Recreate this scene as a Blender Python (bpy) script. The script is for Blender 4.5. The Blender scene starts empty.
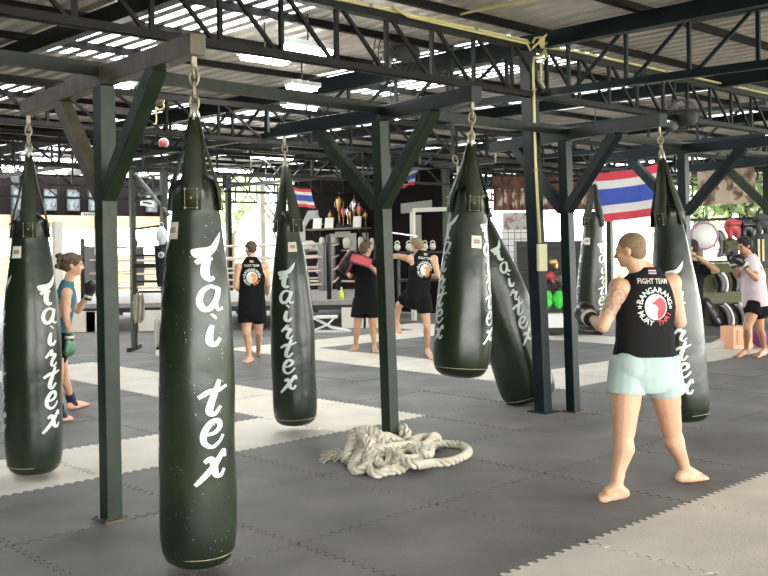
import bpy, math, random
from mathutils import Vector, Matrix, noise
from mathutils.bvhtree import BVHTree
V = Vector
random.seed(7)
sc = bpy.context.scene

# ------------------------------------------------------------------ camera
F, HC, ROLL = 965.0, 1.65, 0.014
cam_d = bpy.data.cameras.new('camera')
cam_d.sensor_width = 36.0
cam_d.lens = F / 768 * 36.0
cam_d.shift_y = -42 / 768
cam_d.clip_end = 400
cam = bpy.data.objects.new('camera', cam_d)
sc.collection.objects.link(cam)
cam.matrix_world = Matrix.Translation((0, 0, HC)) @ Matrix.Rotation(math.pi / 2, 4, 'X') @ Matrix.Rotation(-ROLL, 4, 'Z')
sc.camera = cam

# ------------------------------------------------------------------ world, sun, exposure
sc.view_settings.view_transform = 'Standard'
sc.view_settings.look = 'None'
sc.view_settings.gamma = 1.0
sc.view_settings.use_curve_mapping = False
sc.view_settings.exposure = 3.2
world = bpy.data.worlds.new('World')
sc.world = world
world.use_nodes = True
wn, wl = world.node_tree.nodes, world.node_tree.links
bg = wn['Background']
tc = wn.new('ShaderNodeTexCoord'); sx = wn.new('ShaderNodeSeparateXYZ')
cr = wn.new('ShaderNodeValToRGB')
cr.color_ramp.elements[0].position = 0.0; cr.color_ramp.elements[0].color = (1.0, 0.98, 0.93, 1)
cr.color_ramp.elements[1].position = 0.7; cr.color_ramp.elements[1].color = (0.80, 0.88, 1.0, 1)
wl.new(tc.outputs['Generated'], sx.inputs[0]); wl.new(sx.outputs['Z'], cr.inputs[0])
wl.new(cr.outputs[0], bg.inputs[0]); bg.inputs[1].default_value = 1.7
sun_d = bpy.data.lights.new('sun', 'SUN'); sun_d.energy = 3.0; sun_d.angle = 0.05; sun_d.color = (1, .96, .88)
sun = bpy.data.objects.new('sun', sun_d); sc.collection.objects.link(sun)
sun.rotation_euler = (math.radians(-24), math.radians(20), 0)

# ------------------------------------------------------------------ photo measuring helpers
def un(px, py):
    dx, dy = px - 384, py - 246
    c, s = math.cos(ROLL), math.sin(ROLL)
    return dx * c - dy * s, dx * s + dy * c
def W(px, py, d):
    x, y = un(px, py)
    return V((x * d / F, d, HC - y * d / F))
def G(px, py, h=0.0):
    x, y = un(px, py)
    d = (HC - h) * F / y
    return V((x * d / F, d, h))
UX, UY = .723, .691            # direction u of the building grid
def P(u, v, z=0.0):
    return V((UX * u - UY * v, UY * u + UX * v, z))
def UVof(p):
    return UX * p.x + UY * p.y, -UY * p.x + UX * p.y
ANG = math.atan2(UY, UX)

# ------------------------------------------------------------------ materials
MATS = {}
def mat(name, col, rough=.6, metal=0., var=0., vscale=8., bump=0., bscale=40., emit=0., spec=None, coat=0., speck=None, trans=0., stretch=None):
    if name in MATS: return MATS[name]
    m = bpy.data.materials.new(name); m.use_nodes = True
    nt = m.node_tree; N, L = nt.nodes, nt.links
    b = N['Principled BSDF']
    b.inputs['Base Color'].default_value = (*col, 1)
    b.inputs['Roughness'].default_value = rough
    b.inputs['Metallic'].default_value = metal
    if spec is not None: b.inputs['Specular IOR Level'].default_value = spec
    if coat: b.inputs['Coat Weight'].default_value = coat
    if trans: b.inputs['Transmission Weight'].default_value = trans
    t = N.new('ShaderNodeTexCoord'); src = t.outputs['Object']
    if stretch:
        mp = N.new('ShaderNodeMapping'); mp.inputs['Scale'].default_value = stretch
        L.new(src, mp.inputs[0]); src = mp.outputs[0]
    last = None
    if var:
        n = N.new('ShaderNodeTexNoise'); n.inputs['Scale'].default_value = vscale; n.inputs['Detail'].default_value = 5
        L.new(src, n.inputs['Vector'])
        r = N.new('ShaderNodeValToRGB')
        r.color_ramp.elements[0].position = .3; r.color_ramp.elements[1].position = .72
        r.color_ramp.elements[0].color = (*[max(0, c * (1 - var)) for c in col], 1)
        r.color_ramp.elements[1].color = (*[min(1, c * (1 + var)) for c in col], 1)
        L.new(n.outputs[0], r.inputs[0]); last = r.outputs[0]
        L.new(last, b.inputs['Base Color'])
    if speck:
        n = N.new('ShaderNodeTexNoise'); n.inputs['Scale'].default_value = speck[0]; n.inputs['Detail'].default_value = 2
        L.new(src, n.inputs['Vector'])
        r = N.new('ShaderNodeMapRange'); r.inputs[1].default_value = speck[1]; r.inputs[2].default_value = speck[1] + .03
        L.new(n.outputs[0], r.inputs[0])
        mx = N.new('ShaderNodeMix'); mx.data_type = 'RGBA'
        L.new(r.outputs[0], mx.inputs['Factor'])
        if last is not None: L.new(last, mx.inputs[6])
        else: mx.inputs[6].default_value = (*col, 1)
        mx.inputs[7].default_value = (*speck[2], 1)
        L.new(mx.outputs[2], b.inputs['Base Color'])
    if bump:
        n = N.new('ShaderNodeTexNoise'); n.inputs['Scale'].default_value = bscale; n.inputs['Detail'].default_value = 4
        L.new(src, n.inputs['Vector'])
        bp = N.new('ShaderNodeBump'); bp.inputs['Strength'].default_value = bump; bp.inputs['Distance'].default_value = .02
        L.new(n.outputs[0], bp.inputs['Height']); L.new(bp.outputs[0], b.inputs['Normal'])
    if emit:
        b.inputs['Emission Color'].default_value = (*col, 1); b.inputs['Emission Strength'].default_value = emit
    MATS[name] = m
    return m
M = dict(
    mat_grey=mat('mat_grey', (.138, .133, .124), .72, var=.3, vscale=1.5, bump=.25, bscale=60),
    mat_beige=mat('mat_beige', (.62, .57, .48), .75, var=.1, vscale=2.5, bump=.2, bscale=60),
    seam=mat('seam_dark', (.02, .02, .02), .9),
    concrete=mat('concrete', (.13, .12, .11), .85, var=.25, vscale=.8, bump=.2),
    steel=mat('painted_steel', (.016, .026, .013), .42, var=.35, vscale=9, bump=.05, bscale=30, spec=.35),
    steel_green=mat('painted_steel_green', (.015, .019, .013), .5, var=.3, vscale=12, spec=.3),
    steel_blue=mat('painted_steel_blue', (.004, .010, .013), .42, var=.3, vscale=7, spec=.28),
    worn=mat('worn_galvanised', (.19, .185, .17), .5, var=.4, vscale=14, speck=(40, .6, (.35, .34, .32))),
    brown=mat('worn_brown_steel', (.085, .068, .045), .5, var=.35, vscale=10),
    truss=mat('truss_steel', (.008, .007, .006), .6, spec=.25, var=.3, vscale=6),
    purlin=mat('purlin_steel', (.009, .007, .006), .7, spec=.2),
    sheet=mat('roof_sheet', (.62, .57, .51), .5, var=.25, vscale=.8, stretch=(1, 1, 1)),
    vinyl=mat('bag_vinyl', (.011, .017, .0075), .30, var=.3, vscale=5, bump=.22, bscale=9, spec=.5),
    vinyl_old=mat('bag_vinyl_old', (.015, .023, .011), .31, var=.45, vscale=4, bump=.2, bscale=8, spec=.55, speck=(75, .72, (.55, .57, .53))),
    vinyl_strap=mat('bag_strap', (.016, .020, .009), .5, bump=.2, bscale=30, spec=.35),
    stitch=mat('stitch_thread', (.30, .27, .17), .7),
    letter=mat('white_lettering', (.62, .67, .62), .5),
    label=mat('paper_label', (.62, .60, .50), .7),
    ink=mat('ink_black', (.03, .03, .03), .6),
    ink_red=mat('ink_red', (.34, .22, .16), .7),
    brass=mat('brass_chain', (.30, .27, .19), .45, metal=.6),
    chrome=mat('chrome_hook', (.62, .60, .52), .3, metal=.8),
    rope=mat('hemp_rope', (.56, .515, .41), .9, var=.15, vscale=30, bump=.3, bscale=160),
    yellow=mat('yellow_conduit', (.62, .55, .24), .4),
    yellowbox=mat('yellow_box', (.58, .56, .34), .5),
    black=mat('black_plain', (.014, .014, .015), .5),
    blackwall=mat('wall_black', (.009, .007, .0065), .9, spec=.05, var=.2, vscale=1.5),
    lettergrey=mat('wall_letter_grey', (.28, .29, .26), .8),
    orangeband=mat('band_orange', (.62, .36, .18), .8),
    cream=mat('cream_wood', (.60, .45, .27), .7, var=.2, vscale=3, stretch=(.3, .3, 6)),
    white=mat('white_paint', (.72, .71, .68), .5),
    offwhite=mat('off_white', (.60, .57, .50), .6),
    canvas=mat('ring_canvas', (.26, .24, .22), .8, var=.15),
    ropew=mat('ring_rope', (.62, .50, .42), .6),
    glassp=mat('picture_print', (.11, .125, .12), .25, var=.8, vscale=6),
    red=mat('flag_red', (.62, .05, .07), .75), fwhite=mat('flag_white', (.70, .66, .63), .75), blue=mat('flag_blue', (.045, .085, .40), .75),
    lamp=mat('lamp_tube', (1, .97, .92), .5, emit=14), housing=mat('lamp_housing', (.5, .5, .5), .5),
    skin=mat('skin_fair', (.60, .345, .215), .5, var=.1, vscale=9),
    skin2=mat('skin_tan', (.47, .245, .14), .5, var=.1, vscale=9),
    cloth_black=mat('cloth_black', (.008, .008, .009), .9, bump=.15, bscale=25, spec=.12),
    cloth_grey=mat('cloth_dark_grey', (.014, .014, .015), .9, bump=.5, bscale=12, spec=.15),
    cloth_mint=mat('cloth_mint', (.37, .47, .445), .85, bump=.5, bscale=9),
    cloth_pink=mat('cloth_pale_pink', (.72, .60, .63), .85, bump=.4, bscale=10),
    cloth_teal=mat('cloth_teal', (.03, .13, .17), .7),
    cloth_navy=mat('cloth_navy', (.015, .015, .05), .8),
    leather_black=mat('leather_black', (.012, .012, .014), .3, spec=.6),
    leather_green=mat('leather_green', (.10, .24, .14), .35),
    leather_red=mat('leather_red', (.45, .05, .06), .35),
    neon=mat('neon_green', (.05, .60, .05), .5),
    hair_blond=mat('hair_blond', (.23, .16, .085), .8, bump=.5, bscale=120),
    hair_brown=mat('hair_brown', (.10, .055, .03), .7, var=.5, vscale=30, bump=.8, bscale=80),
    hair_dark=mat('hair_dark', (.02, .013, .01), .7, bump=.8, bscale=80),
    lips=mat('lips', (.45, .16, .13), .5), eye=mat('eye_dark', (.03, .02, .02), .3),
    leaf=mat('leaf', (.46, .58, .28), .7, var=.5, vscale=1.2), bark=mat('bark', (.10, .075, .05), .9),
    grass=mat('outside_ground', (.30, .30, .20), .95, var=.3, vscale=.3),
    olive=mat('olive_board', (.10, .10, .045), .6, var=.2, vscale=3),
    peach=mat('peach_box', (.75, .38, .22), .6), purple=mat('purple_pad', (.14, .03, .16), .5),
    rust=mat('mural_brown', (.13, .055, .035), .8, var=.8, vscale=3.5, stretch=(3, 3, 1)),
    bottle=mat('bottle_lime', (.60, .68, .05), .3), gold=mat('trophy_gold', (.50, .32, .12), .3, metal=.8), silver=mat('trophy_silver', (.6, .6, .62), .25, metal=.9),
    redplastic=mat('red_plastic', (.55, .12, .10), .4), towel=mat('towel_tan', (.42, .36, .27), .95, bump=.4),
    bag_plastic=mat('clear_plastic', (.70, .74, .76), .4), rubber=mat('rubber_grey', (.05, .05, .05), .7),
)
def skylight_mat():
    m = bpy.data.materials.new('skylight_sheet'); m.use_nodes = True
    N, L = m.node_tree.nodes, m.node_tree.links
    N.remove(N['Principled BSDF'])
    t = N.new('ShaderNodeBsdfTranslucent'); t.inputs[0].default_value = (.42, .46, .48, 1)
    L.new(t.outputs[0], N['Material Output'].inputs[0])
    return m
M['skylight'] = skylight_mat()
def poster_mat(name, dark, light, scale):
    m = bpy.data.materials.new(name); m.use_nodes = True
    N, L = m.node_tree.nodes, m.node_tree.links; b = N['Principled BSDF']; b.inputs['Roughness'].default_value = .8
    t = N.new('ShaderNodeTexCoord'); n = N.new('ShaderNodeTexNoise'); n.inputs['Scale'].default_value = scale; n.inputs['Detail'].default_value = 3
    r = N.new('ShaderNodeValToRGB'); r.color_ramp.elements[0].position = .42; r.color_ramp.elements[1].position = .52
    r.color_ramp.elements[0].color = (*dark, 1); r.color_ramp.elements[1].color = (*light, 1)
    L.new(t.outputs['Object'], n.inputs['Vector']); L.new(n.outputs[0], r.inputs[0]); L.new(r.outputs[0], b.inputs['Base Color'])
    M[name] = m
poster_mat('poster_print', (.16, .10, .07), (.52, .42, .33), 4.5)
poster_mat('board_print', (.30, .15, .16), (.42, .42, .38), 7)
def tattoo_skin(center, rad):
    m = M['skin'].copy(); m.name = 'skin_tattooed'
    N, L = m.node_tree.nodes, m.node_tree.links; b = N['Principled BSDF']
    col = b.inputs['Base Color'].links[0].from_socket
    g = N.new('ShaderNodeNewGeometry'); d = N.new('ShaderNodeVectorMath'); d.operation = 'DISTANCE'; d.inputs[1].default_value = center
    L.new(g.outputs['Position'], d.inputs[0])
    mr = N.new('ShaderNodeMapRange'); mr.inputs[1].default_value = rad; mr.inputs[2].default_value = rad * .8
    L.new(d.outputs['Value'], mr.inputs[0])
    n = N.new('ShaderNodeTexNoise'); n.inputs['Scale'].default_value = 38; n.inputs['Detail'].default_value = 2
    r = N.new('ShaderNodeMapRange'); r.inputs[1].default_value = .42; r.inputs[2].default_value = .56
    L.new(g.outputs['Position'], n.inputs['Vector']); L.new(n.outputs[0], r.inputs[0])
    mu = N.new('ShaderNodeMath'); mu.operation = 'MULTIPLY'; L.new(mr.outputs[0], mu.inputs[0]); L.new(r.outputs[0], mu.inputs[1])
    m2 = N.new('ShaderNodeMath'); m2.operation = 'MULTIPLY'; m2.inputs[1].default_value = .6; L.new(mu.outputs[0], m2.inputs[0])
    mx = N.new('ShaderNodeMix'); mx.data_type = 'RGBA'; L.new(m2.outputs[0], mx.inputs['Factor']); L.new(col, mx.inputs[6])
    mx.inputs[7].default_value = (.13, .13, .12, 1); L.new(mx.outputs[2], b.inputs['Base Color'])
    return m

# ------------------------------------------------------------------ mesh builder
class MB:
    def __init__(s): s.v = []; s.f = []; s.m = []; s.cur = 0; s.smooth = []; s.sm = False
    def add(s, vs, fs):
        o = len(s.v); s.v += [tuple(v) for v in vs]
        for f in fs: s.f.append([i + o for i in f]); s.m.append(s.cur); s.smooth.append(s.sm)
    def box(s, c, size, R=None):
        x, y, z = [t / 2 for t in size]
        vs = [V((a * x, b * y, e * z)) for e in (-1, 1) for b in (-1, 1) for a in (-1, 1)]
        if R is not None:
            if not isinstance(R, Matrix): R = Matrix.Rotation(R, 3, 'Z')
            vs = [R @ v for v in vs]
        c = V(c)
        s.add([v + c for v in vs], [(0, 2, 3, 1), (4, 5, 7, 6), (0, 1, 5, 4), (2, 6, 7, 3), (0, 4, 6, 2), (1, 3, 7, 5)])
        return s
    def bar(s, p, q, w, h=None, up=(0, 0, 1)):
        h = h or w; p, q = V(p), V(q); d = (q - p).normalized(); up = V(up)
        if abs(d.dot(up)) > .98: up = V((UX, UY, 0))
        sd = d.cross(up).normalized(); u = sd.cross(d)
        vs = []
        for b in (p, q):
            for a, c in ((-1, -1), (1, -1), (1, 1), (-1, 1)): vs.append(b + sd * a * w / 2 + u * c * h / 2)
        s.add(vs, [(0, 1, 2, 3), (7, 6, 5, 4), (0, 4, 5, 1), (1, 5, 6, 2), (2, 6, 7, 3), (3, 7, 4, 0)])
        return s
    def tube(s, pts, r, n=8, closed=False):
        sm = s.sm; s.sm = True
        pts = [V(p) for p in pts]; k = len(pts)
        rs = r if isinstance(r, (list, tuple)) else [r] * k
        T = []
        for i in range(k):
            a = pts[(i - 1) % k] if closed or i > 0 else pts[i]; b = pts[(i + 1) % k] if closed or i < k - 1 else pts[i]
            T.append((b - a).normalized() if (b - a).length > 1e-9 else V((0, 0, 1)))
        nrm = T[0].orthogonal().normalized(); rings = []
        for i in range(k):
            nrm = (nrm - T[i] * nrm.dot(T[i])).normalized(); bi = T[i].cross(nrm)
            rings += [pts[i] + (nrm * math.cos(2 * math.pi * j / n) + bi * math.sin(2 * math.pi * j / n)) * rs[i] for j in range(n)]
        fs = []
        for i in range(k if closed else k - 1):
            a, b = i * n, ((i + 1) % k) * n
            for j in range(n): fs.append((a + j, a + (j + 1) % n, b + (j + 1) % n, b + j))
        if not closed: fs += [tuple(range(n))[::-1], tuple(range((k - 1) * n, k * n))]
        s.add(rings, fs); s.sm = sm
        return s
    def loft(s, rings, cap=True):
        sm = s.sm; s.sm = True
        n = len(rings[0]); vs = [p for r in rings for p in r]; fs = []
        for i in range(len(rings) - 1):
            for j in range(n): fs.append((i * n + j, i * n + (j + 1) % n, (i + 1) * n + (j + 1) % n, (i + 1) * n + j))
        if cap: fs += [tuple(range(n))[::-1], tuple(range((len(rings) - 1) * n, len(rings) * n))]
        s.add(vs, fs); s.sm = sm
        return s
    def lathe(s, prof, n=24, c=(0, 0, 0), M3=None):
        c = V(c)
        rings = []
        for r, z in prof:
            ring = [V((r * math.cos(2 * math.pi * j / n), r * math.sin(2 * math.pi * j / n), z)) for j in range(n)]
            rings.append([c + (M3 @ p if M3 is not None else p) for p in ring])
        return s.loft(rings)
    def ell(s, c, rad, R=None, nu=20, nv=12):
        sm = s.sm; s.sm = True
        c = V(c); vs = []
        for i in range(nv + 1):
            th = math.pi * i / nv
            for j in range(nu):
                ph = 2 * math.pi * j / nu
                p = V((max(1e-4, math.sin(th)) * math.cos(ph) * rad[0], max(1e-4, math.sin(th)) * math.sin(ph) * rad[1], -math.cos(th) * rad[2]))
                vs.append(c + (R @ p if R is not None else p))
        fs = []
        for i in range(nv):
            for j in range(nu): fs.append((i * nu + j, i * nu + (j + 1) % nu, (i + 1) * nu + (j + 1) % nu, (i + 1) * nu + j))
        fs += [tuple(range(nu))[::-1], tuple(range(nv * nu, (nv + 1) * nu))]
        s.add(vs, fs); s.sm = sm
        return s
    def cap(s, p, q, r0, r1, n=14):       # tapered capsule
        p, q = V(p), V(q); d = (q - p).normalized(); pts = []; rs = []
        for k in range(5):
            a = math.pi / 2 * (1 - k / 4); pts.append(p - d * r0 * math.sin(a)); rs.append(max(.002, r0 * math.cos(a)))
        for k in range(1, 4): pts.append(p.lerp(q, k / 4)); rs.append(r0 + (r1 - r0) * k / 4)
        for k in range(5):
            a = math.pi / 2 * k / 4; pts.append(q + d * r1 * math.sin(a)); rs.append(max(.002, r1 * math.cos(a)))
        return s.tube(pts, rs, n)
    def cone(s, p, q, r0, r1, n=16): return s.tube([p, V(p).lerp(V(q), .5), q], [r0, (r0 + r1) / 2, r1], n)
    def prism(s, poly, O, ax, ay, th):   # polygon in plane (O, ax, ay) with thickness
        O, ax, ay = V(O), V(ax), V(ay); nz = ax.cross(ay).normalized() * th
        a = [O + ax * x + ay * y for x, y in poly]; n = len(a)
        s.add(a + [p + nz for p in a], [tuple(range(n))[::-1], tuple(range(n, 2 * n))] + [(i, (i + 1) % n, n + (i + 1) % n, n + i) for i in range(n)])
        return s
    def build(s, name, mats, parent=None, bevel=0, loc=None):
        me = bpy.data.meshes.new(name); me.from_pydata(s.v, [], s.f); me.update()
        if not isinstance(mats, (list, tuple)): mats = [mats]
        for m in mats: me.materials.append(M[m] if isinstance(m, str) else m)
        me.polygons.foreach_set('material_index', s.m); me.polygons.foreach_set('use_smooth', s.smooth)
        o = bpy.data.objects.new(name, me); sc.collection.objects.link(o)
        if parent is not None:
            o.parent = parent; o.matrix_parent_inverse = parent.matrix_world.inverted() if hasattr(parent, '_w') else Matrix.Identity(4)
        if bevel:
            b = o.modifiers.new('bevel', 'BEVEL'); b.width = bevel; b.segments = 2; b.limit_method = 'ANGLE'
        return o
def tag(o, label=None, cat=None, group=None, kind=None):
    if label: o['label'] = label
    if cat: o['category'] = cat
    if group: o['group'] = group
    if kind: o['kind'] = kind
    return o
def empty(name, loc=(0, 0, 0), rot=(0, 0, 0)):
    o = bpy.data.objects.new(name, None); sc.collection.objects.link(o); o.location = loc; o.rotation_euler = rot; o.empty_display_size = .1
    return o
def copy_tree(o, parent=None):
    c = o.copy(); sc.collection.objects.link(c); c.parent = parent
    for ch in list(o.children): copy_tree(ch, c)
    return c
def struct(mb, name, m, bevel=0):
    return tag(mb.build(name, m, None, bevel), kind='structure')
def catmull(pts, k=6, closed=False):
    pts = [V(p) for p in pts]; n = len(pts); out = []
    for i in range(n if closed else n - 1):
        g = (lambda j: pts[j % n]) if closed else (lambda j: pts[min(max(j, 0), n - 1)])
        a, b, c, d = g(i - 1), g(i), g(i + 1), g(i + 2)
        for t in range(k):
            t /= k
            out.append(.5 * ((2 * b) + (c - a) * t + (2 * a - 5 * b + 4 * c - d) * t * t + (3 * b - a - 3 * c + d) * t ** 3))
    if not closed: out.append(pts[-1])
    return out

# ================================================================== SETTING
# concrete slab and outside ground
mb = MB(); mb.box((6, 40, -.35), (260, 260, .4)); struct(mb, 'ground', 'grass')
mb = MB()
a = [P(-14, -12), P(34, -12), P(34, 26), P(-14, 26)]
mb.add([(p.x, p.y, z) for z in (-.15, -.022) for p in a], [(0, 3, 2, 1), (4, 5, 6, 7), (0, 1, 5, 4), (1, 2, 6, 5), (2, 3, 7, 6), (3, 0, 4, 7)])
struct(mb, 'floor', 'concrete')
# interlocking mats, 1.13 m, toothed edges
T, U0, V0 = 1.13, 4.47, 3.10
def is_beige(i, j):
    if j < 0: return True
    if i == 1 and 3 <= j <= 8: return True
    if j == 3 and (i < 2 or i >= 4): return True
    if i == 4 and 3 <= j <= 8: return True
    if j == 8 and (i < 2 or i >= 4): return True
    if i == 8 and j >= 4: return True
    return False
NT = 15
def edge(p, q, sgn):                       # toothed edge points from p towards q
    out = []; d = (q - p); L = d.length; d.normalize(); n = V((-d.y, d.x, 0)) * .017 * sgn
    st = L / NT
    for k in range(NT):
        out.append(p + d * (k * st + .16 * st) - n); out.append(p + d * (k * st + .34 * st) + n)
        out.append(p + d * (k * st + .66 * st) + n); out.append(p + d * (k * st + .84 * st) - n)
    return out
mats_g, mats_b = MB(), MB()
for i in range(-12, 16):
    for j in range(-7, 10):
        u, v = U0 + i * T, V0 + j * T
        jit = (hash((i * 31 + j * 17) % 97) % 7) * .0006
        c = [P(u + .004, v + .004), P(u + T - .004, v + .004), P(u + T - .004, v + T - .004), P(u + .004, v + T - .004)]
        ctr = P(u + T / 2, v + T / 2)
        if (ctr.y < .5 and abs(ctr.x) > 6) or ctr.y < -3: continue
        # teeth: south and north edges follow one line, so neighbours interlock
        pts = edge(c[0], c[1], 1) + edge(c[1], c[2], 1) + [p for p in reversed(edge(c[3], c[2], 1))] + [p for p in reversed(edge(c[0], c[3], 1))]
        n = len(pts)
        b = mats_b if is_beige(i, j) else mats_g
        top = [(p.x, p.y, jit) for p in pts]; bot = [(p.x, p.y, -.02) for p in pts]
        b.add(top + bot, [tuple(range(n))] + [(k + n, (k + 1) % n + n, (k + 1) % n, k) for k in range(n)])
struct(mats_g, 'floor_mats_grey', 'mat_grey'); struct(mats_b, 'floor_mats_beige', 'mat_beige')
mb = MB(); a = [P(U0 - 12 * T, V0 - 7 * T), P(U0 + 16 * T, V0 - 7 * T), P(U0 + 16 * T, V0 + 10 * T), P(U0 - 12 * T, V0 + 10 * T)]
mb.add([(p.x, p.y, -.012) for p in a], [(0, 1, 2, 3)]); struct(mb, 'floor_underlay', 'seam')

# ------------------------------------------------------------------ roof sheeting, corrugated along v
RZ = 3.78
SK_U = [1.4, 5.0, 8.6, 12.2, 15.8, 19.4, 23.0, 26.6]
SK_V = [(6.2, 9.9), (12.2, 16.0), (18.2, 22.5)]
prof = [(0, 0), (.06, 0), (.08, .045), (.14, .045), (.16, 0)]
def ribs(u0, u1, v0, v1, b, dz=0, b2=None):
    k = int(round((u1 - u0) / .2))
    for t in range(k):
        pts = [(u0 + t * .2 + a, h) for a, h in prof] + [(u0 + t * .2 + .2, 0)]
        vs = [P(a, v, RZ + h + dz) for v in (v0, v1) for a, h in pts]
        if b2 is None: b.add(vs, [(q, q + 1, q + 7, q + 6) for q in range(5)])
        else:
            b.add(vs, [(q, q + 1, q + 7, q + 6) for q in (0, 4)]); b2.add(vs, [(q, q + 1, q + 7, q + 6) for q in (1, 2, 3)])
roof, sky = MB(), MB()
u = -10.0
cuts = []
for su in SK_U: cuts.append({8.6: (7.7, 9.5), 12.2: (11.3, 12.7)}.get(su, (su - .5, su + .5)))
cu = -14.0
for a_, b_ in cuts + [(30, 30)]:
    if a_ > cu: ribs(cu, a_, -8.5, 23.5, roof)  # near end extended unseen behind the viewer to cut daylight from above
    if a_ < 30:
        cv = -8.5
        for s0, s1 in SK_V:
            ribs(a_, b_, cv, s0, roof); ribs(a_, b_, s0, s1, sky, 0, roof); cv = s1
        ribs(a_, b_, cv, 23.5, roof)
    cu = b_
struct(roof, 'ceiling', 'sheet'); struct(sky, 'skylight_panels', 'skylight')
# purlins along u under the sheet, rafters along v
mb = MB()
v = -8.0
while v < 23.6:
    mb.bar(P(-14, v, RZ - .035), P(30, v, RZ - .035), .05, .07); v += 1.15
struct(mb, 'purlins', 'purlin')
mb = MB()
for u in (-13.5, -10.5, -7.2, -3.5, .4, 4.0, 7.65, 11.3, 15, 18.7, 22.4, 26, 29.7): mb.bar(P(u, -8.5, RZ - .15), P(u, 23.5, RZ - .15), .10, .15)
struct(mb, 'rafters', 'steel_blue')

def truss(p, q, zb, zt, step=.55, phase=0., name='roof_truss', m='truss', w=.05, dbl=True, flip=False, zt2=None, zb2=None):
    p, q = V(p), V(q); d = (q - p).normalized(); L = (q - p).length
    zt2 = zt if zt2 is None else zt2; zb2 = zb if zb2 is None else zb2
    B = lambda s_: p + d * s_ + V((0, 0, zb + (zb2 - zb) * s_ / L)); Tp = lambda s_: p + d * s_ + V((0, 0, zt + (zt2 - zt) * s_ / L))
    mb = MB(); sd = V((-d.y, d.x, 0)) * .035
    if dbl:
        mb.bar(B(0) + sd, B(L) + sd, .03, .055).bar(B(0) - sd, B(L) - sd, .03, .05)
    else: mb.bar(B(0), B(L), .06, .07)
    mb.bar(Tp(0), Tp(L), .09, .06)
    s_ = phase
    while s_ < L:
        if s_ > 0: mb.bar(B(s_), Tp(s_), .032, .032)
        e = s_ + step
        if e < L and s_ > 0:
            if flip: mb.bar(B(s_ + .05), Tp(e - .03), .028, .028)
            else: mb.bar(Tp(s_ + .05), B(e - .03), .028, .028)
        s_ = e
    return struct(mb, name, m)
P3 = V((1.54, 9.46, 0)); u3, v3 = UVof(P3)
truss(P(-9, v3), P(29, v3), 3.10, 3.56, .55, (u3 + 9) % .55 + .13)
for k, vv in enumerate((v3 + 4.5, v3 + 9.0, v3 + 13.2, v3 + 17)):
    truss(P(-9, vv), P(29, vv), 3.05 - .03 * k, 3.5, .75, .2)
# cross trusses along v
e = P3 + V((1.16, -1.0, 0)) * 2.6
truss(V((P3.x, P3.y, 0)), e, 3.12, 3.60, .60, .33, m='steel_blue', dbl=False, flip=True, zt2=3.60, zb2=3.12)
for uu in (-3.5, 13.0, 18.7): truss(P(uu, v3 + .2), P(uu, 23), 3.1, 3.55, .8, .2, m='steel_blue', dbl=False)
truss(P(u3, v3 + .1), P(u3, 23), 3.12, 3.55, .8, .3, m='steel_blue', dbl=False)
# low bracing / tie beams deeper in the hall
mb = MB()
for vv, z in ((v3 + 2.3, 3.1), (v3 + 6.5, 3.1), (v3 + 11, 3.2)): mb.bar(P(-9, vv, z), P(29, vv, z), .04, .05)
struct(mb, 'tie_beams', 'purlin')

# unseen walls added at near left and behind the viewer to block daylight
mb = MB(); mb.box((-10.2, 4.5, 1.85), (.15, 26, 3.7)); struct(mb, 'blocker_wall_left', 'blackwall')
mb = MB(); mb.box((-6.2, -8.6, 1.85), (8.2, .15, 3.7)); struct(mb, 'blocker_wall_behind', 'blackwall')

# ------------------------------------------------------------------ pillars that carry the roof
def pillar(base, top, w, m='steel', z1=None):
    mb = MB(); b, t = V(base), V(top)
    mb.bar(b, t, w, w, up=(0, 0, 1)); mb.box((b.x, b.y, .006), (w * 1.8, w * 1.8, .012), ANG)
    return struct(mb, 'pillar', m, .004)
p3top = W(527.5, 46, 9.46)
pillar(P3, p3top, .125, 'steel_blue')
for (px, d) in ((229, 26.5), (262, 27.5), (133, 27), (447, 22.3), (610, 24), (768, 19.5)):
    b = W(px, 250, d); b.z = 0; pillar(b, b + V((0, 0, 3.6)), .13 if px not in (262, 57) else .16, 'steel' if px not in (262, 57) else 'offwhite')

b = W(57.5, 250, 17.5); b.z = 0; pillar(b, b + V((0, 0, 2.18)), .15, 'offwhite')

# ------------------------------------------------------------------ bag hanging frames
ZB = 2.65
frames = [  # post base, post top px, near end, far end, label, look
    (V((-1.69, 5.90, 0)), V((-1.70, 5.90, ZB)), V((-.935, 4.93, 0)), V((-2.62, 7.10, 0)),
     'green-black post at left whose top arm carries the two nearest bags at the left', 'steel', 'brown'),
    (V((.035, 7.75, 0)), V((-.02, 7.75, ZB)), V((.655, 6.67, 0)), V((-.91, 8.62, 0)),
     'post rising from the heap of white rope in the middle of the room', 'steel', 'steel_blue'),
    (V((1.83, 9.44, 0)), V((1.78, 9.44, ZB)), V((2.40, 8.24, 0)), V((1.19, 10.45, 0)),
     'post beside the pillar with the yellow pipe, behind the tattooed man', 'steel_blue', 'steel_blue'),
    (V((3.44, 11.0, 0)), V((3.42, 11.0, ZB)), V((4.30, 9.85, 0)), V((2.62, 12.1, 0)),
     'post behind the bag that the tattooed man faces, under the printed banner', 'steel_blue', 'steel_blue'),
    (V((5.2, 12.7, 0)), V((5.2, 12.7, ZB)), V((6.0, 11.6, 0)), V((4.35, 13.8, 0)),
     'frame at the right edge with only its slanting brace in sight', 'steel', 'steel_blue'),
]
ends = []
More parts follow.
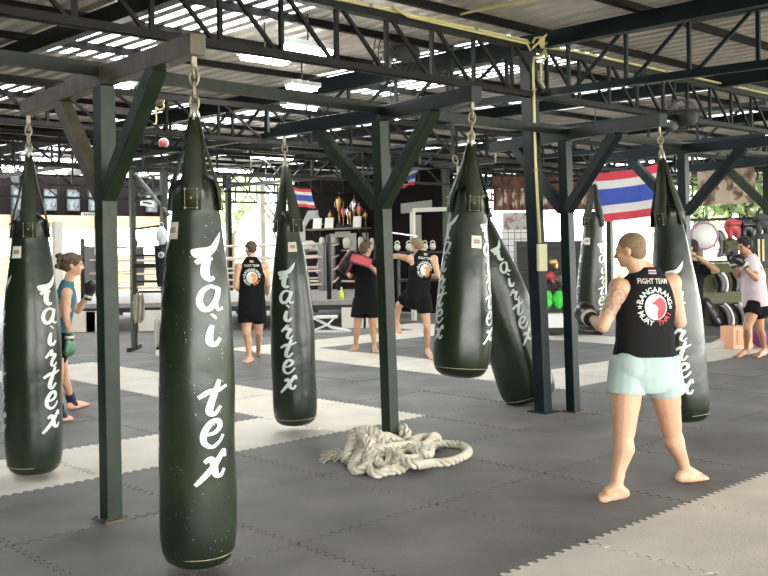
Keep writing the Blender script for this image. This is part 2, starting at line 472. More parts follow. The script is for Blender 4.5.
for fi, (b, t, n_, f_, lab, m1, m2) in enumerate(frames):
    r = empty('bag_frame', b); tag(r, lab, 'frame', 'steel frames that carry the punching bags')
    O = -b
    off = lambda p: V(p) - b
    mb = MB(); mb.bar(V((0, 0, 0)), off(V((t.x, t.y, ZB))), .10, .10); mb.build('post', m1, r, .004)
    mb = MB(); mb.box((0, 0, .007), (.17, .17, .014), ANG)
    for q in (-1, 1):
        for w_ in (-1, 1): mb.lathe([(.009, .014), (.009, .026)], 6, Matrix.Rotation(ANG, 3, 'Z') @ V((q * .066, w_ * .066, 0)))
    mb.build('base_plate', 'brown', r)
    top = V((t.x, t.y, ZB + .055))
    ne, fe = V((n_.x, n_.y, ZB + .045)), V((f_.x, f_.y, ZB + .045))
    mb = MB(); mb.bar(off(ne), off(top), .09, .11); mb.build('arm', m2, r, .004)
    mb = MB(); mb.bar(off(top), off(fe), .09, .11); mb.build('arm', 'brown' if fi == 0 else m2, r, .004)
    for end, bm in ((ne, 'steel' if fi == 0 else m1), (fe, 'brown' if fi == 0 else m1)):
        d = (end - top); L = d.length; d.normalize()
        a_ = top + d * min(.76, L - .3) - V((0, 0, .045)); c_ = V((t.x, t.y, 1.98)) + d * .04
        mb = MB(); mb.bar(off(a_), off(c_), .085, .10); mb.build('brace', bm, r, .004)
    for end in (ne, fe):
        mb = MB(); q = off(end) - V((0, 0, .065)); dd = (top - end).normalized()
        q = q + dd * .05
        mb.box(q + V((0, 0, .035)), (.03, .012, .16), ANG)
        ang = [2 * math.pi * k / 14 for k in range(14)]
        mb.tube([q + V((0, math.cos(a) * .02, -.07 + math.sin(a) * .03)) for a in ang], .007, 6, True)
        mb.build('hanging_lug', 'brass', r)
    ends.append((ne + (top - ne).normalized() * .05, fe + (top - fe).normalized() * .05))
mb = MB()
chain_pts = [P(-8, UVof(frames[0][1])[1] , ZB + .10)] + [V((f[1].x, f[1].y, ZB + .10)) for f in frames] + [P(18, UVof(frames[4][1])[1], ZB + .10)]
for a_, b_ in zip(chain_pts[:-1], chain_pts[1:]): mb.bar(a_ - (b_ - a_).normalized() * .05, b_, .05, .078)
struct(mb, 'beam', 'steel_green')

# ------------------------------------------------------------------ punching bags
LET = {  # strokes: (points, widths); units of one letter cell
    'F': [('poly', [(-.45, .1), (-.55, .38), (-.30, .47), (.0, .50), (.25, .62), (.45, .82), (.66, 1.12), (.58, .70), (.38, .36), (.10, .16), (-.15, .10)]),
          ([(.05, .3), (.0, .02), (-.10, -.3), (-.10, -.60), (.06, -.76), (.22, -.68)], .20), ([(-.42, -.12), (-.2, .0), (.22, .04)], .15)],
    'a': [([(.30, .38), (.05, .50), (-.25, .30), (-.36, -.1), (-.20, -.40), (.05, -.32), (.28, .05), (.38, .46), (.24, -.05), (.30, -.42), (.52, -.36)], .15)],
    'i': [([(.06, .30), (-.04, -.05), (-.04, -.36), (.16, -.46), (.36, -.22)], .17), ([(.10, .60), (.17, .68)], .20)],
    'r': [([(-.34, .05), (-.12, .30), (.06, .48), (.02, .24), (.28, .20), (.10, -.10), (.02, -.38), (.2, -.48), (.40, -.28)], .15)],
    't': [([(.30, .78), (.12, .30), (-.06, -.16), (-.10, -.46), (.08, -.54), (.34, -.26)], .17), ([(-.48, .12), (-.1, .34), (.2, .36), (.62, .52)], .15)],
    'e': [([(-.22, -.02), (.10, .06), (.30, .28), (.20, .50), (-.06, .44), (-.30, .06), (-.30, -.32), (-.04, -.50), (.24, -.34), (.44, -.08)], .15)],
    'x': [([(-.62, -.66), (-.28, -.30), (.10, .14), (.44, .62), (.50, .36)], .15), ([(-.30, .22), (-.08, .36), (.04, .10), (.10, -.26), (.30, -.34), (.46, -.10)], .16)],
}
def add_letters(mb, rf, phi0, ztop, H, word, skip=()):
    """print the word down the bag; rf(z) gives the bag radius"""
    n = sum(1.75 if c == 'F' else 1.0 for c in word); cell = H / n; z = ztop
    for c in word:
        h = cell * (1.75 if c == 'F' else 1.0); zc = z - h * (.62 if c == 'F' else .5); z -= h
        if c in skip: continue
        sx_ = cell * .86
        def mp(x, y):
            zz = zc + y * cell * .76; a = phi0 + x * sx_ / rf(phi0, zz); r = rf(a, zz) + .0045
            return (r * math.cos(a), r * math.sin(a), zz)
        for st in LET[c]:
            if st[0] == 'poly':
                poly = st[1]; cx = sum(p[0] for p in poly) / len(poly); cy = sum(p[1] for p in poly) / len(poly) - .03
                N_ = 5; vs = [mp(cx, cy)]
                sm = [V((p[0], p[1], 0)) for p in poly]; sm = catmull(sm, 3, True); m_ = len(sm)
                for q in range(1, N_ + 1):
                    for p in sm: vs.append(mp(cx + (p.x - cx) * q / N_, cy + (p.y - cy) * q / N_))
                fs = [(0, 1 + k, 1 + (k + 1) % m_) for k in range(m_)]
                for q in range(N_ - 1):
                    for k in range(m_): a = 1 + q * m_; fs.append((a + k, a + m_ + k, a + m_ + (k + 1) % m_, a + (k + 1) % m_))
                mb.add(vs, fs)
            else:
                pts = catmull([V((x, y, 0)) for x, y in st[0]], 5); w = st[1]; k = len(pts); L_, R_ = [], []
                for i, p in enumerate(pts):
                    t = pts[min(i + 1, k - 1)] - pts[max(i - 1, 0)]; t.normalize()
                    nn = V((-t.y, t.x, 0)); ww = w * 1.25 / 2 * (.55 + .45 * math.sin(math.pi * min(1, (i + .8) / (k * .9)))) * (1 + .35 * abs(nn.x))
                    L_.append(p + nn * ww); R_.append(p - nn * ww)
                vs = []
                for a, b in zip(L_, R_): m3 = (a + b) / 2; vs += [mp(a.x, a.y), mp(m3.x, m3.y), mp(b.x, b.y)]
                mb.add(vs, [(3 * i + q, 3 * i + q + 1, 3 * i + q + 4, 3 * i + q + 3) for i in range(k - 1) for q in (0, 1)])

def make_bag(hook, target, label, R=.2, body=1.95, strapL=.42, chain=.24, phi=0., word=(.30, 1.2), vin='vinyl', skip=(), top_k=.66, lbl_phi=None, lbl_dz=.2, sphi=None):
    """hook: where it hangs; target: point the bag's axis aims at; local -Z runs down the bag"""
    sphi = S_ + rad(45) if sphi is None else S_ + rad(sphi)
    hook = V(hook); d = (V(target) - hook).normalized()
    q = V((0, 0, -1)).rotation_difference(d)
    r = empty('punching_bag', hook); r.rotation_mode = 'QUATERNION'; r.rotation_quaternion = q
    tag(r, label, 'punching bag', 'black punching bags hanging from the frames')
    # chain
    z = -.05; k = 0; mb = MB()
    while z > -chain + .02:
        ln = .042; mid = z - ln * .8
        a_ = [2 * math.pi * i / 16 for i in range(16)]
        pts = [V((math.cos(a) * .023, 0, mid + math.sin(a) * ln)) if k % 2 == 0 else V((0, math.cos(a) * .023, mid + math.sin(a) * ln)) for a in a_]
        mb.tube(pts, .0065, 6, True); z -= ln * 1.55; k += 1
    mb.build('chain', 'brass', r)
    zs = -chain; zt = zs - strapL           # strap tops and rim
    # four snap hooks
    for k in range(4):
        a = sphi + k * math.pi / 2; mb = MB(); c, s_ = math.cos(a), math.sin(a)
        mb.tube([V((c * (.006 + .02 * t), s_ * (.006 + .02 * t), zs + .04 - .085 * t)) for t in (0, .5, 1)], [.007, .01, .008], 6)
        mb.build('snap_hook', 'chrome', r)
    rt = R * top_k
    prof_ = [(.012, zt + .085), (rt * .4, zt + .075), (rt * .75, zt + .045), (rt * .94, zt + .012), (rt, zt - .01), (rt + (R - rt) * .12, zt - .12), (rt + (R - rt) * .40, zt - .3),
             (rt + (R - rt) * .76, zt - .55), (rt + (R - rt) * .94, zt - .8), (R, zt - 1.0)]
    prof_ = [(a, b) for a, b in prof_ if b > zt - body + .25]
    zb = zt - body
    prof_ += [(R, zb + .24), (R * .985, zb + .15), (R * .94, zb + .085), (R * .85, zb + .042), (R * .68, zb + .016), (R * .4, zb + .003), (.01, zb)]
    def rf(z_):
        for (r0, z0), (r1, z1) in zip(prof_[4:-1], prof_[5:]):
            if z1 <= z_ <= z0: return r0 + (r1 - r0) * (z0 - z_) / (z0 - z1)
        return R
    # body with soft folds near the top
    fine = []
    for (r0, z0), (r1, z1) in zip(prof_[:-1], prof_[1:]):
        k = max(1, int(abs(z1 - z0) / .05))
        for i in range(k): fine.append((r0 + (r1 - r0) * i / k, z0 + (z1 - z0) * i / k))
    fine.append(prof_[-1]); rings = []; n = 48; seed = hook.x * 7
    def shape(a, z0, r0):
        fold = max(0, 1 - (zt - z0) / .8); w_ = 1 - .10 * fold * max(0, math.sin(4 * (a - sphi) / 2)) ** 2 if z0 < zt else 1
        nz = noise.noise(V((math.cos(a) * 1.2 + seed, math.sin(a) * 1.2, z0 * 2.2))) * .022 * R / .2 if zb + .03 < z0 < zt - .05 else 0
        return r0 * w_ + nz * .5
    def rf2(a, z_): return shape(a, z_, rf(z_))
    for r0, z0 in fine:
        ring = []
        for j in range(n):
            a = 2 * math.pi * j / n
            fold = max(0, 1 - (zt - z0) / .8); w_ = 1 - .10 * fold * max(0, math.sin(4 * (a - sphi) / 2)) ** 2 if z0 < zt else 1
            nz = noise.noise(V((math.cos(a) * 1.2 + seed, math.sin(a) * 1.2, z0 * 2.2))) * .022 * R / .2 if zb + .03 < z0 < zt - .05 else 0
            if z0 > zt + .005: w_ = 1 + .22 * math.sin(5 * a + seed) * math.sin(9 * a + z0 * 40)
            ring.append(V((math.cos(a) * (r0 * w_ + nz * .5), math.sin(a) * (r0 * w_ + nz * .5), z0)))
        rings.append(ring)
    mb = MB(); mb.loft(rings); mb.build('body', vin, r)
    mb = MB(); mb.tube([V((math.cos(2 * math.pi * j / 40) * (R * .925), math.sin(2 * math.pi * j / 40) * (R * .925), zb + .072)) for j in range(40)], .0028, 5, True); mb.build('bottom_seam', 'stitch', r)
    # straps with stitched patches
    for k in range(4):
        a = sphi + k * math.pi / 2; c, s_ = math.cos(a), math.sin(a); tx, ty = -s_, c
        path = [(.020, zs - .03, .022), (rt * .48, zt + strapL * .52, .042), (rt * .84, zt + strapL * .2, .052), (rt + .006, zt + .0, .054), (rt + (R - rt) * .11 + .008, zt - .11, .050)]
        mb = MB(); rings = []
        for (rr, zz, w_) in path:
            w_ *= R / .2
            rings.append([V((c * (rr + e_) + tx * q_ * w_, s_ * (rr + e_) + ty * q_ * w_, zz)) for e_, q_ in ((.004, -1), (.008, 0), (.004, 1), (-.004, 1), (-.003, 0), (-.004, -1))])
        mb.loft(rings); sp = mb.build('strap', 'vinyl_strap', r)
        mb = MB(); w_ = .032 * R / .2
        pr = [(-w_, -.005), (w_, -.005), (w_, -.10), (-w_, -.10)]
        pp = [V((c * (rt + (R - rt) * .08 + .016) + tx * x_, s_ * (rt + (R - rt) * .08 + .016) + ty * x_, zt + y_)) for x_, y_ in pr]
        mb.tube(pp, .0022, 4, True)
        for x_, y_ in pr + [(0, -.05)]:
            mb.ell(V((c * (rt + (R - rt) * .08 + .017) + tx * x_, s_ * (rt + (R - rt) * .08 + .017) + ty * x_, zt + y_)), (.006, .006, .006), None, 8, 5)
        mb.build('stitching', 'stitch', sp)
    # lettering in four columns
    for k in range(3):
        mb = MB(); add_letters(mb, rf2, phi + k * math.pi * 2 / 3, zt - word[0], word[1], 'Fairtex', skip); mb.build('lettering', 'letter', r)
    if lbl_phi is not None:
        mb = MB(); z0 = zt - lbl_dz; w_, h_ = .075, .085
        vs = []
        for q in range(5):
            a = lbl_phi + (q / 4 - .5) * w_ / rf(z0)
            for zz in (z0, z0 - h_): vs.append((math.cos(a) * (rf2(a, zz) + .004), math.sin(a) * (rf2(a, zz) + .004), zz))
        mb.add(vs, [(2 * q, 2 * q + 1, 2 * q + 3, 2 * q + 2) for q in range(4)])
        mb.cur = 1
        vs = []
        for q in range(5):
            a = lbl_phi + (q / 4 - .5) * w_ * .6 / rf(z0)
            for zz in (z0 - .025, z0 - .055): vs.append((math.cos(a) * (rf2(a, zz) + .0055), math.sin(a) * (rf2(a, zz) + .0055), zz))
        mb.add(vs, [(2 * q, 2 * q + 1, 2 * q + 3, 2 * q + 2) for q in range(4)])
        mb.build('label_patch', ['label', 'ink_red'], r)
    return r
S_ = -math.pi / 2     # angle that faces the camera
def hook_at(p, dz=-.09): return V((p.x, p.y, ZB + .055 + dz))
def rad(a): return math.radians(a)
eA = hook_at(ends[0][0]); make_bag(eA, V((eA.x - .01, eA.y, 0)), 'largest scuffed bag in the left foreground with worn white script', .192, 1.93, .40, .26, S_ + rad(33), (.18, 1.30), 'vinyl_old', ('r',), .60, S_ - rad(44), .17, 2)
eB = hook_at(ends[0][1]); make_bag(eB, V((eB.x + .01, eB.y, 0)), 'bag cut by the left edge of the picture, in front of the woman', .205, 1.83, .52, .24, S_ + rad(58), (.34, 1.17), 'vinyl', (), .56, S_ - rad(22), .17, 14)
eC = hook_at(ends[1][0]); make_bag(eC, W(461, 376, 6.62), 'shorter bag in the middle hanging high above the floor and swung left', .20, 1.24, .40, .24, S_ - rad(62), (.10, .90), 'vinyl', (), .60, S_ + rad(22), .27, 12)
eD = hook_at(ends[1][1]); make_bag(eD, W(296, 424, 8.6), 'slim bag left of the middle post, partly hiding the far man in the tank top', .195, 1.83, .50, .22, S_ - rad(8), (.34, 1.17), 'vinyl', (), .55, S_ + rad(20), .2, 40)
eE = hook_at(ends[2][0]); make_bag(eE, W(687, 418, 8.2), 'bag right beside the tattooed man in mint shorts', .207, 1.78, .50, .22, S_ - rad(14), (.38, 1.17), 'vinyl', (), .58)
eF = W(453, 152, 9.9); make_bag(eF, W(531, 398, 9.95), 'fat bag slanting down to the floor behind the pillar with the yellow pipe', .29, 2.03, .45, .2, S_ + rad(26), (.30, 1.12), 'vinyl', (), .56)
mb = MB(); mb.bar(eF - V((0, 0, .03)), V((eF.x, eF.y, RZ - .1)), .03); struct(mb, 'hanger_rod', 'steel')
eG = hook_at(ends[3][1]); make_bag(eG, W(590, 325, 12.1), 'small-looking far bag seen between the pillar posts and the tattooed man', .18, 1.42, .45, .2, S_ + rad(35), (.22, 1.0), 'vinyl', (), .66, S_ - rad(40), .25)

# ------------------------------------------------------------------ heap of rope round the middle post
def rope_mesh(mb, path, R, step=.012, lay=.16, n=7):
    pts = catmull(path, 10); L = [0]
    for a, b in zip(pts[:-1], pts[1:]): L.append(L[-1] + (b - a).length)
    N_ = int(L[-1] / step); rs = []; j = 0
    for i in range(N_ + 1):
        s_ = L[-1] * i / N_
        while j < len(L) - 2 and L[j + 1] < s_: j += 1
        t = (s_ - L[j]) / max(1e-9, L[j + 1] - L[j]); rs.append(pts[j].lerp(pts[j + 1], t))
    nrm = V((0, 0, 1)); strands = [[], [], []]
    for i, p in enumerate(rs):
        t = (rs[min(i + 1, N_)] - rs[max(i - 1, 0)]).normalized()
        nrm = nrm - t * nrm.dot(t)
        if nrm.length < 1e-3: nrm = t.orthogonal()
        nrm.normalize(); bi = t.cross(nrm)
        for k in range(3):
            a = 2 * math.pi * (i * step / lay + k / 3); strands[k].append(p + (nrm * math.cos(a) + bi * math.sin(a)) * R * .60)
    for s3 in strands: mb.tube(s3, R * .50, n)
ctr = V((.0, 7.38, 0)); RR = .033
path = []
def rp(px, py, d, z=None):
    p = W(px, py, d)
    if z is not None: p.z = z
    return p
r_ = empty('rope', ctr); tag(r_, 'heap of thick white twisted rope around the foot of the middle post', 'rope')
path = [G(343, 456, RR), G(352, 462, RR + .01), G(362, 450, .10), W(352, 440, 7.5), W(358, 430, 7.55), W(370, 432, 7.4), W(385, 446, 7.25), W(396, 460, 7.15), G(404, 466, .04), G(398, 470, .035),
        G(385, 468, .05), W(371, 452, 7.25), W(362, 438, 7.35), W(366, 429, 7.5), W(379, 434, 7.4), W(394, 450, 7.3), G(408, 462, .07), G(420, 462, .04), G(412, 452, .04), W(398, 441, 7.5),
        W(385, 436, 7.45), W(374, 442, 7.3), W(366, 458, 7.15), G(372, 472, .035), G(384, 472, .035), W(392, 456, 7.2), W(405, 452, 7.4), W(422, 448, 7.55), W(434, 436, 7.8), G(438, 441, .06), G(428, 437, .08), W(414, 440, 7.8),
        W(405, 446, 7.7), W(402, 432, 7.75), W(403, 427, 7.75), W(408, 436, 7.7), W(398, 448, 7.5), W(378, 458, 7.15), G(360, 470, .04), G(352, 467, .04), W(360, 452, 7.3), W(372, 444, 7.3), W(390, 452, 7.2),
        G(412, 464, .09), G(432, 463, .035), G(452, 461, .033), G(468, 453, .033), G(462, 446, .033), G(445, 444, .033), G(432, 447, .035), G(429, 455, .06), G(420, 452, .1), W(408, 446, 7.5), W(420, 438, 7.75), G(432, 440, .05)]
path = [p - ctr for p in path]
for p in path: p.z = max(p.z, RR)
mb = MB(); rope_mesh(mb, path, RR); mb.build('rope_coil', 'rope', r_)
path2 = [G(345, 462, .04), W(350, 446, 7.35), W(358, 434, 7.42), W(366, 440, 7.25), W(374, 456, 7.1), G(386, 470, .04), G(396, 466, .06), W(388, 450, 7.25), W(376, 436, 7.4), W(370, 446, 7.2), G(368, 466, .05), G(356, 466, .04),
         W(364, 452, 7.2), W(380, 448, 7.2), W(400, 446, 7.4), W(416, 444, 7.55), G(426, 450, .06), G(415, 458, .06), G(400, 460, .1), G(392, 466, .05)]
path2 = [p - ctr for p in path2]
for p in path2: p.z = max(p.z, RR)
mb = MB(); rope_mesh(mb, path2, RR); mb.build('rope_coil', 'rope', r_)
mb = MB()
for k in range(26):
    a = G(344, 456, .03) - ctr; e = G(318 + random.random() * 18, 452 + random.random() * 12, .006) - ctr
    mid = a.lerp(e, .5) + V((random.uniform(-.02, .02), random.uniform(-.04, .04), random.uniform(.0, .05)))
    mb.tube(catmull([a + V((0, random.uniform(-.03, .03), random.uniform(-.01, .02))), mid, e], 5), .006, 4)
fr = mb.build('frayed_end', 'rope', r_)

# ------------------------------------------------------------------ people
def remesh(mb, name, m, parent, vox=.012, sm=4):
    o = mb.build('tmp', m)
    a = o.modifiers.new('r', 'REMESH'); a.mode = 'VOXEL'; a.voxel_size = vox
    b = o.modifiers.new('s', 'SMOOTH'); b.iterations = sm; b.factor = .5
    dg = bpy.context.evaluated_depsgraph_get(); ev = o.evaluated_get(dg)
    me = bpy.data.meshes.new_from_object(ev); me.name = name
    for p in me.polygons: p.use_smooth = True
    bpy.data.objects.remove(o)
    o = bpy.data.objects.new(name, me); sc.collection.objects.link(o)
    if not me.materials: me.materials.append(M[m] if isinstance(m, str) else m)
    if parent is not None: o.parent = parent
    return o
def frame3(fd, up=V((0, 0, 1))):          # columns: right, forward, up
    f = V(fd).normalized(); r = f.cross(up).normalized(); u = r.cross(f)
    return Matrix((r, f, u)).transposed()
def ering(c, R3, hx, hy, n=24, p=2.4):
    out = []
    for j in range(n):
        a = 2 * math.pi * j / n; cx, sy = math.cos(a), math.sin(a)
        out.append(V(c) + R3 @ V((hx * math.copysign(abs(cx) ** (2 / p), cx), hy * math.copysign(abs(sy) ** (2 / p), sy), 0)))
    return out
def hand(mb, wr, d, palm_n, s=1.0, curl=.5):
    """five-fingered hand rooted at the wrist"""
    d = V(d).normalized(); n = (V(palm_n) - d * V(palm_n).dot(d)).normalized(); sd = d.cross(n)
    c = V(wr)
    for k, q in enumerate((-.027, -.009, .009, .027)):
        base = c + d * .085 * s + sd * q * s
        mb.cap(c + d * .02 * s + sd * q * .6 * s, base, .013 * s, .011 * s, 8)
        ln = (.062, .075, .07, .052)[k] * s; p = base; dr = d
        for t, rr in ((.45, .0095), (.32, .0085), (.23, .0075)):
            dr = (dr + n * curl * .7).normalized(); q2 = p + dr * ln * t * 1.3; mb.cap(p, q2, rr * s, rr * .92 * s, 8); p = q2
    p = c + d * .03 * s - sd * .025 * s; q2 = p + (d * .7 - sd * .7 + n * .3).normalized() * .04 * s; mb.cap(p, q2, .013 * s, .011 * s, 8)
    mb.cap(q2, q2 + (d + n * .5).normalized() * .035 * s, .0105 * s, .009 * s, 8)
def foot(mb, heel, toe, s=1.0):
    heel, toe = V(heel), V(toe); d = (toe - heel).normalized(); sd = d.cross(V((0, 0, 1)))
    L = (toe - heel).length; z = V((0, 0, 1))
    mb.cap(heel + z * .036 * s + d * .03, heel + z * .055 * s + d * .10 * s, .034 * s, .032 * s, 12)
    mb.cap(heel + z * .075 * s + d * .06 * s, heel + z * .034 * s + d * (L * .66), .036 * s, .029 * s, 12)
    for q in (-.028, 0, .028): mb.cap(heel + z * .026 * s + d * .07 + sd * q * .6 * s, heel + z * .022 * s + d * (L * .78) + sd * q * s, .024 * s, .021 * s, 10)
    for k, q in enumerate((-.040, -.018, .002, .021, .038)):
        rr = (.020, .016, .015, .0145, .014)[k] * s
        e_ = toe - d * (.012 + .005 * k) * s + sd * q * s
        mb.cap(heel + z * .018 * s + d * L * .74 + sd * q * .9 * s, e_ + z * (rr + .002), rr * 1.1, rr, 8)
def boxing_glove(name, c, d, up, m, parent, s=1.0, cuff='leather_black'):
    """mitt with thumb and cuff; d runs from wrist to knuckles"""
    d = V(d).normalized(); u = (V(up) - d * V(up).dot(d)).normalized(); sd = d.cross(u); R3 = Matrix((sd, d, u)).transposed()
    mb = MB(); c = V(c)
    mb.ell(c + d * .02 * s, (.062 * s, .085 * s, .058 * s), R3); mb.ell(c + d * .055 * s - u * .02 * s, (.06 * s, .055 * s, .05 * s), R3)
    mb.cap(c - d * .06 * s, c + d * .0 * s, .045 * s, .055 * s)
    mb.cap(c - d * .04 * s + sd * .05 * s, c + d * .045 * s + sd * .058 * s - u * .02 * s, .024 * s, .022 * s)
    g = remesh(mb, name, m, parent, .009, 2)
    mb = MB(); mb.cone(c - d * .13 * s, c - d * .055 * s, .042 * s, .047 * s, 18); mb.build('cuff', cuff, g)
    mb = MB(); mb.cone(c - d * .105 * s, c - d * .075 * s, .0475 * s, .049 * s, 18); mb.build('cuff_strap', 'label', g)
    return g
def person(label, J, clothes, hair, skin='skin', b=1.0, handsL=None, handsR=None, vox=.012, foot_s=1.0, lb=1.0):
    root_p = V(((J['anL'].x + J['anR'].x) / 2, (J['anL'].y + J['anR'].y) / 2, 0))
    r = empty('person', root_p); tag(r, label, 'person')
    for k in J:
        if k not in ('fd', 'bd'): J[k] = V(J[k]) - root_p
    bd = frame3(J['bd']); hd = frame3(J['fd'], V(J.get('hup', (0, 0, 1))))
    shC = (J['shL'] + J['shR']) / 2; hipC = (J['hipL'] + J['hipR']) / 2
    up = (shC - hipC).normalized(); bf = V(J['bd']).normalized(); rt = bf.cross(up).normalized(); bf2 = up.cross(rt)
    B3 = Matrix((rt, bf2, up)).transposed()
    T_ = lambda t, x=0, y=0: hipC.lerp(shC, t) + rt * x + bf2 * y
    mb = MB()
    tr = [(-.30, .10, .09), (-.12, .160, .112), (.05, .168, .118), (.30, .145, .102), (.5, .148, .105), (.72, .172, .116), (.88, .178, .108), (1.0, .150, .085), (1.12, .07, .06)]
    mb.loft([ering(T_(t), B3, hx * b, hy * b) for t, hx, hy in tr])
    neckb = T_(1.02, 0, -.005); mb.cap(neckb, J['head'] - hd @ V((0, .01, .05)), .062 * b, .054 * b)
    mb.cap(T_(1.0, .10 * b), T_(1.20), .045 * b, .05 * b); mb.cap(T_(1.0, -.10 * b), T_(1.20), .045 * b, .05 * b)
    h = J['head']; hp = lambda x, y, z: h + hd @ V((x, y, z))
    mb.ell(hp(0, -.012, .028), (.076, .096, .086), hd); mb.ell(hp(0, .022, -.035), (.058, .066, .072), hd); mb.ell(hp(0, .055, -.078), (.03, .028, .024), hd)
    mb.ell(hp(0, .078, .02), (.05, .02, .014), hd)
    mb.cap(hp(0, .088, .008), hp(0, .106, -.026), .009, .013, 8)
    for s_ in (-1, 1): mb.ell(hp(s_ * .077, -.012, -.004), (.009, .019, .031), hd); mb.ell(hp(s_ * .038, .062, -.02), (.024, .02, .02), hd)
    for S in 'LR':
        sg = -1 if S == 'L' else 1
        sh, el, wr = J['sh' + S], J['el' + S], J['wr' + S]
        mb.ell(sh, (.064 * b, .062 * b, .064 * b)); mb.cap(sh, sh.lerp(T_(.86), .5), .06 * b, .06 * b)
        mb.cap(sh, el, .055 * b, .040 * b); mb.ell(sh.lerp(el, .42), (.052 * b,) * 3)
        mb.cap(el, el.lerp(wr, .3), .040 * b, .044 * b); mb.cap(el.lerp(wr, .3), wr, .043 * b, .027 * b)
        hi, kn, an, he, to = J['hip' + S], J['kn' + S], J['an' + S], J['he' + S], J['to' + S]
        mb.cap(hi, kn, .092 * b * lb, .057 * b * lb); mb.ell(hi + up * .0 - bf2 * .035, (.09 * b, .085 * b, .10 * b))
        mb.cap(hi.lerp(kn, .25), hi.lerp(kn, .6), .084 * b * lb, .074 * b * lb)
        fdv = (to - he); fdv.z = 0; fdv.normalize()
        calf = kn.lerp(an, .30) - fdv * .014
        mb.cap(kn, an, .050 * b * lb, .034 * b); mb.cap(kn.lerp(an, .08), calf, .047 * b * lb, .056 * b * lb); mb.cap(calf, kn.lerp(an, .72), .056 * b * lb, .037 * b)
        mb.cap(an, he + V((0, 0, .045)), .036 * b, .033)
        foot(mb, he, to, foot_s)
        hh = handsL if S == 'L' else handsR
        if hh: hand(mb, wr, hh[0], hh[1], 1.0, hh[2])
    body = remesh(mb, 'body', skin, r, vox, 3)
    # face
    for s_ in (-1, 1):
        mb = MB(); mb.ell(hp(s_ * .030, .079, .004), (.011, .007, .006), hd, 10, 6); mb.build('eye', 'eye', r)
        mb = MB(); mb.cap(hp(s_ * .018, .095, .022), hp(s_ * .048, .083, .024), .004, .003, 6); mb.build('eyebrow', hair[0], r)
    mb = MB(); mb.cap(hp(-.018, .083, -.052), hp(.018, .083, -.052), .006, .006, 6); mb.build('mouth', 'lips', r)
    # hair
    mb = MB(); th = hair[1]
    mb.ell(hp(0, -.020 - th * .3, .036 + th * .3), (.078 + th, .094 + th, .084 + th), hd)
    if hair[2] == 'buzz': mb.ell(hp(0, -.046, -.008), (.071, .066, .060), hd)
    if hair[2] in ('short', 'bun'): mb.ell(hp(0, -.05, .0), (.074 + th * .6, .066 + th, .075), hd); mb.ell(hp(0, .05, .085), (.055, .04, .025), hd)
    if hair[2] == 'bun':
        rd = random.Random(3)
        for k in range(16):
            a = V((rd.uniform(-.04, .04), -.115 + rd.uniform(-.04, .02), .03 + rd.uniform(-.07, .07)))
            mb.ell(hp(*a), (.022, .026, .026), hd, 10, 8)
    if hair[2] == 'short':
        rd = random.Random(5)
        for k in range(14):
            mb.ell(hp(rd.uniform(-.05, .05), rd.uniform(-.07, .07), .095 + rd.uniform(-.01, .02)), (.028, .03, .02), hd, 8, 6)
    remesh(mb, 'hair', hair[0], r, .008, 2)
    # clothes
    out = {}
    for c in clothes:
        kind, m = c[0], c[1]
        mb = MB()
        if kind in ('tank', 'tee'):
            wd = c[2] if len(c) > 2 else 1.0; hem = c[3] if len(c) > 3 else -.10
            mb.loft([ering(T_(t, 0, -.006 if t > 1.1 else 0), B3, hx * b * (wd if t < .8 else 1), hy * b * (wd if t < .8 else 1)) for t, hx, hy in [(hem, .186, .142), (hem + .02, .186, .142), (.3, .172, .130), (.55, .168, .126), (.74, .178, .132), (.84, .173, .130), (.94, .160, .122), (1.03, .144, .104), (1.11, .122, .088), (1.18, .088, .076), (1.23, .072, .066)]])
            if kind == 'tee':
                for S in 'LR':
                    sg = -1 if S == 'L' else 1
                    sh, el = J['sh' + S], J['el' + S]; mb.cap(sh.lerp(T_(.9), .45), sh, .092 * b, .084 * b); mb.ell(sh, (.088 * b,) * 3); mb.cap(sh, T_(.72, sg * .09), .09 * b, .09 * b); mb.cone(sh, sh.lerp(el, .62), .074 * b, .070 * b)
        if kind == 'shorts':
            ln = c[2] if len(c) > 2 else .45; top = c[3] if len(c) > 3 else .12
            mb.loft([ering(T_(t), B3, hx * b, hy * b) for t, hx, hy in [(-.30, .11, .125), (-.22, .165, .14), (-.1, .184, .152), (.02, .180, .145), (top, .172, .130)]])
            for S in 'LR':
                hi, kn = J['hip' + S], J['kn' + S]; o_ = rt * (.008 if S == 'R' else -.008)
                mb.ell(hi - bf2 * .035, (.105 * b, .10 * b, .115 * b)); mb.cone(hi + o_ + up * .05, hi.lerp(kn, ln) + o_, .104 * b, .116 * b)
        if kind == 'ankle':
            for S in c[2]:
                an, he, kn, to = J['an' + S], J['he' + S], J['kn' + S], J['to' + S]; fdv = (to - he).normalized()
                mb.cone(an.lerp(kn, .28), an, .05, .047); mb.cap(an, he + fdv * .10 + V((0, 0, .05)), .046, .042)
        o = remesh(mb, {'tank': 'tank_top', 'tee': 't_shirt', 'shorts': 'shorts', 'ankle': 'ankle_support'}[kind], m, r, vox * .85, 2)
        out[kind] = o
    return r, out, (T_, rt, bf2, up), J
_fonts = {}
def text_mesh(s, size):
    cu = bpy.data.curves.new('t', 'FONT'); cu.body = s; cu.size = size; cu.align_x = 'CENTER'; cu.align_y = 'CENTER'; cu.resolution_u = 2; cu.offset = size * .02
    o = bpy.data.objects.new('t', cu); sc.collection.objects.link(o)
    me = bpy.data.meshes.new_from_object(o.evaluated_get(bpy.context.evaluated_depsgraph_get()))
    vs = [v.co.copy() for v in me.vertices]; fs = [tuple(p.vertices) for p in me.polygons]
    bpy.data.objects.remove(o); bpy.data.meshes.remove(me)
    return vs, fs
def bvh_of(o):
    me = o.data; return BVHTree.FromPolygons([v.co for v in me.vertices], [tuple(p.vertices) for p in me.polygons])
